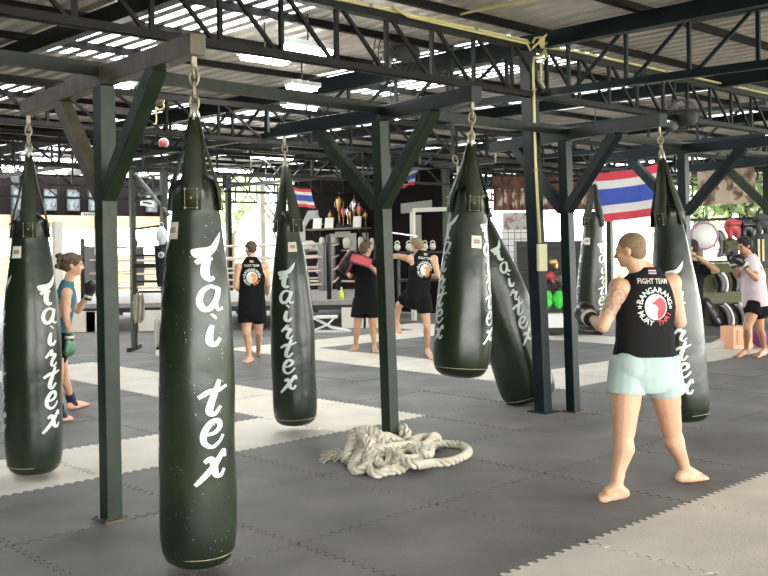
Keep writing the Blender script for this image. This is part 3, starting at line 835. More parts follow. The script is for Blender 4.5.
class Print:
    """flat print pressed onto a shirt: plane (O, right, up), pushed along direction dn onto the cloth"""
    def __init__(s, shirt, O, rx, uy, dn): s.b = bvh_of(shirt); s.O, s.rx, s.uy, s.dn = O, rx, uy, dn; s.mb = MB(); s.sh = shirt
    def mp(s, x, y):
        p = s.O + s.rx * x + s.uy * y; st = p - s.dn * .6
        hit = s.b.ray_cast(st, s.dn)
        return (hit[0] if hit[0] is not None else p) - s.dn * .004
    def tris(s, vs, fs, mi, tf):
        s.mb.cur = mi; vs2 = [tf(v) for v in vs]; out_v = []; out_f = []
        s.mb.add([s.mp(a, b) for a, b in vs2], fs)
    def text(s, t, size, x, y, mi=0, rot=0, sx_=1.0):
        vs, fs = text_mesh(t, size); c, sn = math.cos(rot), math.sin(rot)
        s.tris(vs, fs, mi, lambda v: (x + c * v.x * sx_ - sn * v.y, y + sn * v.x * sx_ + c * v.y))
    def arc_text(s, t, size, R, a0, a1, flip=False, mi=0, cx=0, cy=0):
        n = len(t)
        for k, ch in enumerate(t):
            if ch == ' ': continue
            a = a0 + (a1 - a0) * k / max(1, n - 1)
            s.text(ch, size, cx + R * math.cos(a), cy + R * math.sin(a), mi[k] if isinstance(mi, list) else mi, a - math.pi / 2 + (math.pi if flip else 0))
    def poly(s, pts, mi, rings=4):
        s.mb.cur = mi; cx = sum(p[0] for p in pts) / len(pts); cy = sum(p[1] for p in pts) / len(pts); n = len(pts)
        vs = [s.mp(cx, cy)] + [s.mp(cx + (x - cx) * q / rings, cy + (y - cy) * q / rings) for q in range(1, rings + 1) for x, y in pts]
        fs = [(0, 1 + k, 1 + (k + 1) % n) for k in range(n)]
        for q in range(rings - 1):
            for k in range(n): a = 1 + q * n; fs.append((a + k, a + n + k, a + n + (k + 1) % n, a + (k + 1) % n))
        s.mb.add(vs, fs)
    def build(s, name, mats): return s.mb.build(name, mats, s.sh)
def star(cx, cy, r, n=5):
    return [(cx + (r if k % 2 == 0 else r * .42) * math.sin(math.pi * k / n), cy + (r if k % 2 == 0 else r * .42) * math.cos(math.pi * k / n)) for k in range(2 * n)]
def shirt_print(shirt, T_, rt, bf, up, col2, full=True, sc_=1.0):
    # the man is seen from behind: his right is the picture's right
    pr = Print(shirt, T_(.80), rt, up, bf)
    k = sc_
    fy = .182 * k
    for q, (h0, h1, mi) in enumerate(((.0, .006, 3), (.006, .011, 0), (.011, .021, 2), (.021, .026, 0), (.026, .032, 3))):
        pr.poly([(-.028 * k, fy + h0 * k), (.028 * k, fy + h0 * k), (.028 * k, fy + h1 * k), (-.028 * k, fy + h1 * k)], mi, 2)
    pr.text('FIGHT TEAM', .047 * k, 0, .138 * k, 1, 0, .80)
    cy = -.026 * k; R = .108 * k
    pr.arc_text('BANGARANG', .052 * k, R, math.radians(163), math.radians(17), False, 0, 0, cy)
    pr.arc_text('MUAY THAI', .050 * k, R, math.radians(205), math.radians(335), True, [0, 0, 0, 0, 0, 3, 3, 3, 3], 0, cy)
    for a in (180, 0): pr.poly(star(R * math.cos(math.radians(a)), cy + R * math.sin(math.radians(a)), .017 * k), 0, 1)
    # disc: white half with a figure-shaped edge, coloured half
    c_ = [(math.cos(2 * math.pi * t / 40) * .078 * k, cy + math.sin(2 * math.pi * t / 40) * .084 * k) for t in range(40)]
    pr.poly(c_, 0, 6)
    pr2 = Print(shirt, T_(.80) - bf * .0015, rt, up, bf); pr2.mb = pr.mb
    _mp = pr2.mp; pr2.mp = lambda x, y: _mp(x, y) - bf * .0015
    h_ = [(.0, .045), (.022, .058), (.040, .052), (.058, .030), (.066, .0), (.058, -.035), (.040, -.060), (.012, -.074), (.006, -.04), (.012, -.005), (-.008, .018), (-.030, .022), (-.012, .034)]
    pr2.poly([(x * k * 1.08, cy + y * k * 1.08) for x, y in h_], 3, 4)
    return pr.build('shirt_print', ['letter', 'label', 'blue', col2])
M['print_white'] = M['letter']
mat('print_red', (.50, .05, .07), .6); M['print_red'] = MATS['print_red']; mat('print_orange', (.70, .22, .04), .6); M['print_orange'] = MATS['print_orange']

def ank(he, to, lift=.0):
    d = (to - he).normalized(); return he + d * .055 + V((0, 0, .085 + lift))
def fl(p): return V((p.x, p.y, 0))

# 1 tattooed man in front
he, to = fl(G(625, 500)), fl(G(597, 501)); heR, toR = fl(G(680, 484)), fl(G(706, 479))
J = dict(head=W(630, 251, 6.32), fd=V((-.82, .56, -.12)), bd=V((-.22, .97, 0)), shL=W(619, 288, 6.28), shR=W(671, 283, 6.40), elL=W(603, 326, 6.16), elR=W(680, 322, 6.34), wrL=W(593, 319, 6.36), wrR=W(664, 298, 6.62),
         hipL=W(628, 367, 6.30), hipR=W(661, 366, 6.38), knL=W(624, 432, 6.24), knR=W(671, 428, 6.50), heL=he, toL=to, heR=heR, toR=toR, anL=ank(he, to), anR=ank(heR, toR))
tsk = tattoo_skin(tuple(W(611, 300, 6.2)), .125)
r, cl, (T_, rt, bf, up), J = person('tattooed man seen from behind in black sleeveless top and mint shorts, barefoot', J, [('tank', 'cloth_grey', 1.02, .14), ('shorts', 'cloth_mint', .42, .24)], ('hair_blond', .003, 'buzz'), tsk, 1.10, vox=.009, foot_s=1.1, lb=1.16)
shirt_print(cl['tank'], T_, rt, bf, up, 'print_red')
rp_ = r.location
boxing_glove('boxing_glove', W(586, 313, 6.50) - rp_, W(582, 306, 6.62) - W(593, 319, 6.36), (0, 0, 1), 'leather_black', r, 1.15)
boxing_glove('boxing_glove', W(652, 288, 6.78) - rp_, V((-.3, .5, .6)), (0, 1, 0), 'leather_black', r, 1.1)

# 2 woman at left
d2 = 9.6
heL, toL = fl(G(69, 411)), fl(G(88, 405)); heR, toR = fl(G(54, 423)), fl(G(74, 420))
J = dict(head=W(73, 265, d2), fd=V((.97, .25, -.08)), bd=V((.95, .30, 0)), shR=W(67, 293, d2 - .14), shL=W(66, 292, d2 + .17), elR=W(66, 316, d2 - .2), elL=W(78, 311, d2 + .25), wrR=W(69, 331, d2 - .15), wrL=W(87, 296, d2 + .2),
         hipR=W(56, 346, d2 - .05), hipL=W(58, 345, d2 + .13), knR=W(58, 383, 9.4), knL=W(64, 373, 9.85), heL=heL, toL=toL, heR=heR, toR=toR, anL=ank(heL, toL), anR=ank(heR, toR))
r, cl, X, J = person('woman at left with pinned-up brown hair, teal top and green glove', J, [('tank', 'cloth_teal', .92, .25), ('shorts', 'cloth_black', .34, .3), ('ankle', 'cloth_navy', 'LR')], ('hair_brown', .010, 'bun'), 'skin', .86)
rp_ = r.location
boxing_glove('boxing_glove', W(70, 346, d2 - .12) - rp_, V((.05, 0, -1)), (1, 0, 0), 'leather_green', r, .95)
boxing_glove('boxing_glove', W(91, 289, d2 + .2) - rp_, V((.3, 0, .9)), (0, 1, 0), 'leather_black', r, .9)

# 3 man behind the slim bag
d3 = 13.8
heL, toL = fl(G(252, 362.5)), fl(G(243, 364)); heR, toR = fl(G(259, 357)), fl(G(255, 352))
J = dict(head=W(250.5, 249, d3), fd=V((-.7, .7, -.1)), bd=V((-.15, .98, 0)), shL=W(238.5, 267, d3 - .04), shR=W(264.5, 266, d3 + .04), elL=W(236, 287, d3 - .08), elR=W(268, 284, d3 + .1), wrL=W(243, 292, d3 + .28), wrR=W(267, 294, d3 + .3),
         hipL=W(246, 309, d3), hipR=W(258, 309, d3 + .03), knL=W(247, 334, d3 - .05), knR=W(258.5, 332, d3 + .15), heL=heL, toL=toL, heR=heR, toR=toR, anL=ank(heL, toL), anR=ank(heR, toR))
r, cl, (T_, rt, bf, up), J = person('far man in black tank top with orange print, seen from behind between two bags', J, [('tank', 'cloth_black', 1.04, .02), ('shorts', 'cloth_black', .55, .2)], ('hair_brown', .003, 'buzz'), 'skin', 1.04, ((.4, .8, .3), (0, 0, -1), .6), ((-.2, .8, .4), (0, 0, -1), .6))
shirt_print(cl['tank'], T_, rt, bf, up, 'print_orange')

# 4 pad holder
d4 = 15.1
heL, toL = fl(G(357, 350)), fl(G(350, 352)); heR, toR = fl(G(374, 351)), fl(G(377, 354))
J = dict(head=W(366, 249.5, d4), fd=V((.75, .65, 0)), bd=V((.25, .96, 0)), shL=W(355, 265, d4), shR=W(376, 265, d4), elL=W(350, 276, d4 + .1), elR=W(378, 274, d4 - .1), wrL=W(346, 266, d4 + .3), wrR=W(366, 262, d4 - .3),
         hipL=W(360, 302, d4), hipR=W(372, 302, d4), knL=W(357, 327, d4), knR=W(373, 327, d4), heL=heL, toL=toL, heR=heR, toR=toR, anL=ank(heL, toL), anR=ank(heR, toR))
r, cl, X, J = person('man in black shirt holding up red and black pads left of the middle post', J, [('tee', 'cloth_black', 1.03, .02), ('shorts', 'cloth_black', .62, .2)], ('hair_brown', .006, 'short'), 'skin2', 1.0, ((-.5, .3, .6), (1, 0, 0), .9), ((-.8, -.1, .3), (0, 0, -1), .9))
def thai_pad(name_label, c, ax, n, s, m1, m2):
    c = V(c); ax = V(ax).normalized(); n = (V(n) - ax * V(n).dot(ax)).normalized(); sd = ax.cross(n)
    t = empty('thai_pad', c); tag(t, *name_label)
    rings = []
    for k in range(9):
        q = (k / 8 - .5) * .40 * s; bow = .035 * (1 - (2 * k / 8 - 1) ** 2) * s; w_ = .095 * s * (1 - .25 * abs(2 * k / 8 - 1) ** 3)
        ctr_ = ax * q + n * bow
        rings.append([ctr_ + sd * w_ * cx + n * .045 * s * sy for cx, sy in ((-1, -.7), (-1, .7), (-.6, 1), (.6, 1), (1, .7), (1, -.7), (.6, -1), (-.6, -1))])
    mb = MB(); mb.loft(rings); mb.build('pad_body', m1, t, .005)
    for sgn in (-1, 1):
        mb = MB(); mb.tube([ax * ((k / 8 - .5) * .39 * s) + n * (.035 * (1 - (2 * k / 8 - 1) ** 2) * s + .03 * s) + sd * sgn * .092 * s for k in range(9)], .012 * s, 6); mb.build('edge_piping', m2, t)
    for q in (-.09, .03):
        mb = MB(); mb.tube([ax * q * s + sd * .08 * s * math.cos(a) - n * (.02 + .07 * math.sin(a)) * s for a in [math.pi * k / 8 for k in range(9)]], .013 * s, 6); mb.build('arm_strap', 'leather_black', t)
    return t
thai_pad(('black and red pad held up at the left forearm of the pad holder', 'thai pad', 'pads held by the man near the middle post'), W(349, 262.5, d4 - .15), (.5, 0, .75), (-.5, -.8, 0), .95, 'leather_black', 'leather_red')
thai_pad(('red striped pad lying across the pad holder\'s upper body', 'thai pad', 'pads held by the man near the middle post'), W(361, 261, d4 - .38), (1, 0, -.35), (0, -1, .4), .8, 'leather_red', 'leather_black')

# 5 man in tank top stepping in
d5 = 14.2
heR, toR = fl(G(427, 354)), fl(G(434, 361)); toL = W(399, 335, 14.4); heL = W(397, 326, 14.65)
J = dict(head=W(417, 246.5, d5 + .06), fd=V((-.5, .8, -.45)), bd=V((-.45, .89, 0)), shL=W(410, 259, d5 - .05), shR=W(434, 259, d5), elL=W(398, 256, d5 + .12), elR=W(438, 276, d5 - .05), wrL=W(388, 257, d5 + .35), wrR=W(430, 276, d5 + .25),
         hipL=W(411, 297, d5 + .05), hipR=W(423, 298, d5), knL=W(399, 305, d5 + .25), knR=W(427, 325, d5), heL=heL, toL=toL, heR=heR, toR=toR, anL=heL + V((.0, .0, .08)), anR=ank(heR, toR))
r, cl, (T_, rt, bf, up), J = person('man right of the middle post reaching left, black tank top with orange print', J, [('tank', 'cloth_black', 1.04, .02), ('shorts', 'cloth_black', .55, .2)], ('hair_blond', .006, 'short'), 'skin', .98, ((-.9, .3, 0), (0, 0, -1), .4), ((-.3, .8, .5), (-1, 0, 0), .9))
shirt_print(cl['tank'], T_, rt, bf, up, 'print_orange')

# 6 man at right
d6 = 13.4
heL, toL = fl(G(748, 355)), fl(G(735, 358)); heR, toR = fl(G(766, 355)), fl(G(754, 358.5))
J = dict(head=W(744.5, 246, d6), fd=V((-.93, -.30, -.15)), bd=V((-.9, -.25, 0)), shL=W(751, 264, d6 - .16), shR=W(751, 264, d6 + .18), elL=W(756, 279, d6 - .3), elR=W(737, 276, d6 + .1), wrL=W(745, 268, d6 - .4), wrR=W(734, 264, d6 - .02),
         hipL=W(755, 306, d6 - .08), hipR=W(757, 306, d6 + .1), knL=W(747, 328, d6 - .2), knR=W(760, 328, d6 + .1), heL=heL, toL=toL, heR=heR, toR=toR, anL=ank(heL, toL), anR=ank(heR, toR))
r, cl, X, J = person('dark-haired man at the right in pale pink t-shirt and black shorts, gloves raised', J, [('tee', 'cloth_pink', 1.1, .0), ('shorts', 'cloth_black', .38, .2)], ('hair_dark', .012, 'short'), 'skin2', 1.0)
rp_ = r.location
boxing_glove('boxing_glove', W(738.5, 260.5, d6 - .42) - rp_, V((-.75, 0, .6)), (0, -1, 0), 'leather_black', r, 1.05)
boxing_glove('boxing_glove', W(731.5, 258, d6 - .06) - rp_, V((-.25, 0, .9)), (0, -1, 0), 'leather_black', r, 1.05)

# 7 person mostly behind the bag at right
d7 = 13.6
heL, toL = fl(G(682, 356)), fl(G(676, 359)); heR, toR = fl(G(696, 355)), fl(G(690, 358))
J = dict(head=W(690, 248, d7), fd=V((-.95, .2, -.1)), bd=V((-.7, .7, 0)), shL=W(684, 268, d7), shR=W(703, 270, d7), elL=W(676, 284, d7), elR=W(717, 270.5, d7 - .1), wrL=W(676, 262, d7 + .2), wrR=W(700, 258, d7 - .15),
         hipL=W(685, 306, d7), hipR=W(697, 306, d7), knL=W(682, 330, d7), knR=W(698, 330, d7), heL=heL, toL=toL, heR=heR, toR=toR, anL=ank(heL, toL), anR=ank(heR, toR))
person('person hidden behind the bag at right, only a bent arm and black top showing', J, [('tee', 'cloth_black', 1.05, .0), ('shorts', 'cloth_black', .5, .2)], ('hair_dark', .008, 'short'), 'skin', 1.0, ((-.5, .3, .6), (1, 0, 0), .9), ((-.8, .1, .5), (0, 0, -1), .9))
#BACKGROUND
# ================================================================== BACKGROUND
def at(px, py, d): return W(px, py, d)
def onfloor(px, d): p = W(px, 250, d); p.z = 0; return p
RW = V((UX, UY, 0)); LW = V((-UY, UX, 0))      # along u, along v

# left rear wall along u
w0 = onfloor(50, 26.5); 
def wl_(s_, z, off=0): return w0 + RW * s_ + LW * off + V((0, 0, z))
s_a, s_b = -9.0, 3.6
def wpanel(s0, s1, z0, z1, th=.12, off=0):
    mb = MB(); c = (wl_(s0, z0, off) + wl_(s1, z1, off)) / 2; mb.box(c, (s1 - s0, th, z1 - z0), ANG); return mb
struct(wpanel(s_a, s_b, 2.62, 3.75), 'wall_left_upper', 'blackwall'); struct(wpanel(s_a, s_b, 2.28, 2.62, .13), 'trim_1', 'orangeband')
low = MB()
for k in range(7): c = (wl_(s_a, .52 + k * .155) + wl_(s_b, .52 + k * .155)) / 2; low.box(c, (s_b - s_a, .05, .125), ANG)
struct(low, 'wall_left_slats', 'cream'); struct(wpanel(s_a, s_b, 0, .45, .14), 'wall_left_base', 'offwhite')
mb = MB()
for s_ in (-8.8, -6.2, -3.6, -1.0, 1.4, 3.5): mb.box(wl_(s_, 1.85, -.05), (.22, .16, 3.7), ANG)
struct(mb, 'wall_left_columns', 'black')
# framed pictures along the wall
def on_wl(px):
    x = (px - 384) / F; return (x * w0.y - w0.x) / (RW.x - x * RW.y)
pics = [(on_wl(18), 'leftmost framed picture on the dark beam, beside the left bag'), (on_wl(49), 'framed picture half hidden behind the straps of the left bag'), (on_wl(72), 'framed picture right of the left bag, glass reflecting a lamp'), (on_wl(93), 'framed picture just left of the nearest post'), (on_wl(150), 'framed picture right of the nearest post')]
for s_, lab in pics:
    o = wl_(s_, 3.04, -.12); t = empty('framed_picture', o, (0, 0, ANG)); tag(t, lab, 'picture', 'framed pictures on the dark beam'); t.scale = (.64, 1, .84)
    mb = MB()
    for (x, z, sx_, sz) in ((0, .33, .56, .04), (0, -.33, .56, .04), (-.26, 0, .04, .70), (.26, 0, .04, .70)): mb.box((x, 0, z), (sx_, .05, sz))
    mb.build('frame', 'rubber', t); mb = MB(); mb.box((0, .0, 0), (.49, .02, .63)); mb.build('picture_panel', 'glassp', t)
t = empty('name_sign', at(91, 214.5, 25.5), (0, 0, ANG)); tag(t, 'small white sign on the orange band above the left windows', 'sign')
mb = MB(); mb.box((0, 0, 0), (.52, .02, .11)); mb.build('sign_board', 'white', t)
mb = MB()
for k in range(7): mb.box((-.19 + k * .062, -.014, 0), (.035, .006, .045))
mb.build('sign_writing', 'ink', t)
t = empty('name_sign', at(147, 203, 24.0), (0, 0, ANG)); tag(t, 'white sign hung tilted behind the ladder rack', 'sign'); mb = MB(); mb.box((0, 0, 0), (.36, .02, .16), Matrix.Rotation(.12, 3, 'Y')); mb.build('sign_board', 'white', t)
mb = MB(); mb.box((0, -.014, 0), (.26, .006, .04), Matrix.Rotation(.12, 3, 'Y')); mb.build('sign_writing', 'ink', t)
for x in (-.15, .15): mb = MB(); mb.bar((x, 0, .05), (x, 0, RZ - .1 - t.location.z), .01); mb.build('hanging_cord', 'black', t)

# black wall along v, with big grey painted letters
b0 = onfloor(452, 23.0)
def bw(s_, z, off=0): return b0 + LW * s_ - RW * off + V((0, 0, z))      # off towards the camera side
LBW = 5.9
mb = MB(); c = (bw(0, 0) + bw(LBW, 3.5)) / 2; mb.box(c, (.15, LBW, 3.5), ANG); struct(mb, 'wall_rear', 'blackwall')
def on_bw(px, z):
    """distance s along the black wall for picture column px"""
    x = (px - 384) / F; b = b0
    return (x * b.y - b.x) / (LW.x - x * LW.y)
def strokes_bw(name, polys):
    mb = MB()
    for poly in polys:
        pts = []
        for px, z in poly: pts.append((on_bw(px, z), z))
        pts = pts if True else pts
        n = len(pts); a = [bw(s_, z, .080) for s_, z in pts]; c_ = [bw(s_, z, .095) for s_, z in pts]
        mb.add(a + c_, [tuple(range(n)), tuple(range(n, 2 * n))[::-1]] + [(i, (i + 1) % n, n + (i + 1) % n, n + i) for i in range(n)])
    o = mb.build(name, 'lettergrey'); return o
tag(strokes_bw('painted_letter', [[(303, 1.35), (308, 1.35), (308, 2.25), (303, 2.25)], [(303, 2.2), (308, 2.2), (313, 2.42), (311, 2.66)], [(311, 2.42), (321, 2.42), (321, 2.66), (311, 2.66)], [(319, 2.66), (319, 2.42), (322, 2.25), (326, 2.25)], [(311, 1.55), (326, 1.55), (326, 1.75), (311, 1.75)], [(321, 1.2), (326, 1.2), (326, 1.7), (321, 1.7)]]),
    'big grey letter G painted at the left end of the black wall', 'painted letter', 'big grey letters on the black wall')
tag(strokes_bw('painted_letter', [[(332, 1.15), (338, 1.15), (338, 2.0), (332, 2.0)], [(353, 1.15), (359, 1.15), (359, 2.0), (353, 2.0)], [(338, 1.0), (353, 1.0), (353, 1.3), (338, 1.3)], [(338, 1.9), (353, 1.9), (353, 2.05), (338, 2.05)]]),
    'big grey painted letter under the trophy shelf, square with dark middle', 'painted letter', 'big grey letters on the black wall')
tag(strokes_bw('painted_letter', [[(365, 1.2), (371, 1.2), (371, 2.0), (365, 2.0)]]), 'upright bar of grey paint just left of the middle post', 'painted letter', 'big grey letters on the black wall')
tag(strokes_bw('painted_letter', [[(404, 2.45), (435, 2.5), (435, 2.75), (404, 2.7)], [(417, 1.3), (424, 1.3), (424, 2.4), (417, 2.4)]]), 'big grey letter T painted behind the white rack', 'painted letter', 'big grey letters on the black wall')
# trophy shelf
sh0, sh1 = on_bw(319, 0), on_bw(374, 0)
t = empty('wall_shelf', bw((sh0 + sh1) / 2, 2.12, .27), (0, 0, ANG)); tag(t, 'dark wall shelf with trophies on the black wall', 'shelf')
L_ = abs(sh0 - sh1); mb = MB(); mb.box((0, 0, 0), (.36, L_, .04)); mb.build('board', 'brown', t)
for q in (-.42, .42):
    mb = MB(); mb.bar((.17, q * L_, -.02), (.17, q * L_, -.4), .03).bar((.17, q * L_, -.38), (-.12, q * L_, -.03), .025); mb.build('bracket', 'black', t)
for k, px in enumerate((329, 341, 369)):
    p = bw(on_bw(px, 0), 2.142, .40); t = empty('certificate', p, (0, 0, ANG))
    tag(t, ('white board leaning at the left end of the trophy shelf', 'white board leaning second from left on the trophy shelf', 'white board leaning at the right end of the trophy shelf')[k], 'board', 'white boards on the trophy shelf')
    mb = MB(); mb.box((0, 0, .14), (.02, .34 if k < 2 else .3, .28), Matrix.Rotation(.12, 3, 'Y')); mb.build('board_face', 'offwhite', t); mb = MB(); mb.box((.05, 0, .10), (.015, .03, .2), Matrix.Rotation(-.25, 3, 'Y')); mb.build('prop', 'brown', t)
def trophy(p, h, m, lab):
    t = empty('trophy', p); tag(t, lab, 'trophy', 'trophies on the shelf of the black wall')
    mb = MB(); mb.box((0, 0, h * .06), (h * .18, h * .18, h * .12)); mb.build('base', 'black', t)
    mb = MB(); mb.lathe([(h * .04, h * .12), (h * .02, h * .2), (h * .02, h * .45), (h * .05, h * .5), (h * .08, h * .62), (h * .09, h * .8), (h * .085, h * .82), (h * .03, h * .84), (.004, h)], 12); mb.build('cup', m, t)
    for s_ in (-1, 1):
        mb = MB(); mb.tube([V((s_ * (h * .08 + h * .045 * math.sin(a)), 0, h * (.67 + .09 * math.cos(a)))) for a in [math.pi * k / 6 for k in range(7)]], h * .014, 5); mb.build('handle', m, t)
tl = ['tall red and gold trophy near the left of the shelf', 'red trophy left of the tallest pair', 'slim silver trophy in the middle of the shelf', 'large silver globe trophy towards the right of the shelf', 'gold trophy behind the front row', 'small gold trophy by the right board', 'red trophy right of the silver one', 'low gold trophy at the left end of the shelf']
for k, (px, h, m) in enumerate(((346, .95, 'gold'), (350, .62, 'redplastic'), (354.5, .60, 'silver'), (361, .85, 'silver'), (357, .50, 'gold'), (372, .45, 'gold'), (366, .66, 'redplastic'), (337, .5, 'gold'))):
    trophy(bw(on_bw(px, 0), 2.142, .22), h, m, tl[k])
# flags
def flag(p0, wvec, hvec, lab, drop=.0, amp=.03, n=18, name='flag'):
    t = empty(name, p0); tag(t, lab, 'flag', 'red, white and blue striped flags')
    wn_ = V(wvec).cross(V(hvec)).normalized(); mb = MB(); st = [0, 1 / 6, 1 / 3, 2 / 3, 5 / 6, 1]
    mis = [0, 1, 2, 1, 0]
    ys = []
    for a, b_, mi in zip(st[:-1], st[1:], mis):
        k = 4 if mi == 2 else 2
        for q in range(k): ys.append((a + (b_ - a) * q / k, a + (b_ - a) * (q + 1) / k, mi))
    def pt(x, y, off):
        return V(wvec) * x + V(hvec) * y + wn_ * (amp * math.sin(x * 11 + y * 2) * (.3 + y) + off) + V((0, 0, -drop * math.sin(math.pi * x) * (1 - y)))
    for a, b_, mi in ys:
        mb.cur = mi
        for off in (0, .004):
            vs = [pt(x / n, y, off) for x in range(n + 1) for y in (a, b_)]
            mb.add(vs, [(2 * i, 2 * i + 1, 2 * i + 3, 2 * i + 2) for i in range(n)])
    for i in range(len(mb.smooth)): mb.smooth[i] = True
    mb.build('cloth', ['red', 'fwhite', 'blue'], t)
    mb = MB(); mb.tube([V(wvec) * x + V((0, 0, .012)) for x in (-.04, .5, 1.04)], .008, 6); mb.build('top_cord', 'black', t)
    for x in (0, 1): q = V(wvec) * x; mb = MB(); mb.bar(q, V((q.x, q.y, RZ - .1 - p0.z)), .012); mb.build('hanging_cord', 'black', t)
a, b_ = W(596, 173, 14.3), W(661, 163, 13.7); c_ = W(598, 223, 14.3)
flag(a, b_ - a, c_ - a, 'large striped flag hanging above the tattooed man', .03)
a, b_ = W(396, 172, 21.5), W(419, 166, 20.6); c_ = W(391, 190, 21.5)
flag(a, b_ - a, c_ - a, 'striped flag hanging on the black wall right of the middle post', .02)
a, b_ = W(291, 187, 22.5), W(311, 189, 22.1); c_ = W(295, 206, 22.5)
flag(a, b_ - a, c_ - a, 'striped flag hanging behind the slim bag, top corner in sight', .02)

# ------------------------------------------------------------------ boxing ring
RX0, RX1, RY0, RY1, RT = -6.25, -1.15, 20.0, 24.3, .56
t = empty('boxing_ring', ((RX0 + RX1) / 2, (RY0 + RY1) / 2, 0)); tag(t, 'raised boxing ring with pale ropes behind the far man at left', 'boxing ring')
cx_, cy_ = (RX0 + RX1) / 2, (RY0 + RY1) / 2; hx, hy = (RX1 - RX0) / 2, (RY1 - RY0) / 2
mb = MB(); mb.box((0, 0, RT - .05), (2 * hx + 1.0, 2 * hy + .8, .10)); mb.build('canvas_deck', 'canvas', t, .01)
mb = MB(); mb.box((0, -hy - .40, RT - .14), (2 * hx + 1.0, .02, .10)); mb.build('apron', 'black', t)
for x in [-hx - .4 + k * (2 * hx + .8) / 6 for k in range(7)]:
    mb = MB(); mb.bar((x, -hy - .3, 0), (x, -hy - .3, RT - .1), .08); mb.bar((x, hy, 0), (x, hy, RT - .1), .08); mb.build('leg', 'black', t)
for sx_ in (-1, 1):
    for sy in (-1, 1):
        mb = MB(); mb.lathe([(.05, RT), (.05, RT + 1.3), (.03, RT + 1.34)], 12, (sx_ * hx, sy * hy, 0)); mb.build('corner_post', 'black', t)
        mb = MB(); mb.box((sx_ * (hx - .08), sy * (hy - .08), RT + .68), (.22, .22, 1.0), math.pi / 4); mb.build('corner_pad', 'leather_black', t, .02)
for z in (RT + .32, RT + .6, RT + .88, RT + 1.16):
    for a, b_ in (((-hx, -hy), (hx, -hy)), ((hx, -hy), (hx, hy)), ((-hx, hy), (hx, hy)), ((-hx, -hy), (-hx, hy))):
        a, b_ = V((*a, z)), V((*b_, z)); mb = MB(); mb.tube([a.lerp(b_, k / 8) - V((0, 0, .03 * math.sin(math.pi * k / 8))) for k in range(9)], .022, 8); mb.build('rope', 'ropew', t)
# boards leaning below the ring
for k, (px, w_) in enumerate(((80, .6), (100, .6), (150, .5), (353, .5), (372, .4))):
    p = onfloor(px, 19.45); mb = MB(); mb.box((0, 0, .21), (w_, .05, .42)); o = mb.build('panel', 'offwhite' if k > 1 else 'mat_beige', None, .01); o.location = p
    tag(o, ('pale block under the ring edge behind the woman', 'pale block right of the one behind the woman', 'pale block under the ring behind the ladder rack', 'white panel under the ring edge left of the pad holder', 'white panel under the ring edge behind the pad holder')[k], 'panel', 'pale panels below the ring edge')
# bottle standing on the ring edge
t = empty('bottle', V((W(341.5, 300, 19.6).x, 19.65, RT))); tag(t, 'lime green bottle standing on the ring edge', 'bottle')
mb = MB(); mb.lathe([(.01, 0), (.045, .003), (.045, .16), (.02, .2), (.018, .225)], 14); mb.build('bottle_body', 'bottle', t)
mb = MB(); mb.lathe([(.021, .225), (.021, .26), (.005, .262)], 12); mb.build('cap', 'white', t)
# folding bench of white tubing
p = onfloor(328, 18.6); t = empty('weight_bench', p); tag(t, 'white tubular folding bench on the floor right of the slim bag', 'bench')
mb = MB(); mb.box((-.05, 0, .30), (.42, .28, .05)); mb.build('seat_pad', 'white', t, .01)
for q in (-.12, .12):
    mb = MB(); mb.tube([(-.32, q, .30), (.05, q, .1), (.38, q, .03)], .018, 6); mb.build('side_tube', 'white', t)
    mb = MB(); mb.tube([(-.30, q, .03), (-.02, q, .16), (.12, q, .3)], .018, 6); mb.build('cross_tube', 'white', t)
mb = MB(); mb.box((0, 0, .02), (.85, .2, .03)); mb.build('foot_bar', 'white', t)

# white figurines and plates on the racks between ring and black wall
p0 = W(340, 262, 25.5 - 1.5)
t = empty('display_rack', V((-1.15, 25.2, 0)), (0, 0, -.5)); tag(t, 'tiered rack of dark shelves standing behind the ring ropes', 'rack')
for z in (.75, 1.1, 1.55):
    mb = MB(); mb.box((0, 0, z), (2.1, .3, .04)); mb.build('shelf', 'ropew' if z < 1.2 else 'brown', t)
for x in (-1.05, 1.05):
    mb = MB(); mb.bar((x, 0, 0), (x, 0, 1.7), .06); mb.build('upright', 'black', t)
def pad_on(px, py, d, lab, w_=.16, h_=.30, name='shin_guard', cat='shin guard'):
    o = empty(name, W(px, py, d)); tag(o, lab, cat, 'white guards standing on the rack behind the ring')
    mb = MB(); R3 = Matrix.Rotation(0, 3, 'X')
    mb.loft([ering(V((0, 0, z * h_ - h_ / 2)), R3, w_ / 2 * s_, .05 * s_, 12) for z, s_ in ((0, .6), (.15, .85), (.6, 1), (.85, .95), (1, .55))]); mb.build('guard_shell', 'offwhite', o)
    mb = MB(); mb.tube([V((w_ * .5 * math.cos(a), .04 + .05 * math.sin(a), 0)) for a in [math.pi * k / 6 for k in range(7)]], .012, 5); mb.build('guard_strap', 'black', o)
gl = ['white guard right of the slim bag, upper tier', 'white guard left of the black ring corner pad', 'white guard just right of the ring corner pad', 'white guard second right of the ring corner pad', 'white guard in the middle of the upper tier', 'white guard left of the pad holder head', 'white guard above the pad holder pads', 'white guard nearest the middle post, upper tier']
for k, (px, py, w_, h_) in enumerate(((309, 245, .3, .22), (322, 243, .14, .3), (332, 244, .2, .34), (338, 246, .1, .4), (347, 243, .22, .28), (351, 252, .2, .14), (361, 243, .16, .32), (372, 244, .12, .3))):
    pad_on(px, py, 24.6, gl[k], w_, h_)
# lettering board behind the ring
t = empty('letter_board', W(332, 268, 24.4)); tag(t, 'low board of small white letters behind the ring ropes', 'board')
mb = MB(); mb.box((.1, 0, -.10), (1.0, .03, .05)); mb.build('ledge', 'offwhite', t)
vs, fs = text_mesh('MUAY', .28); mb = MB(); mb.add([V((v.x, -.02, v.y + .03)) for v in vs], fs); mb.build('board_letters', 'offwhite', t)

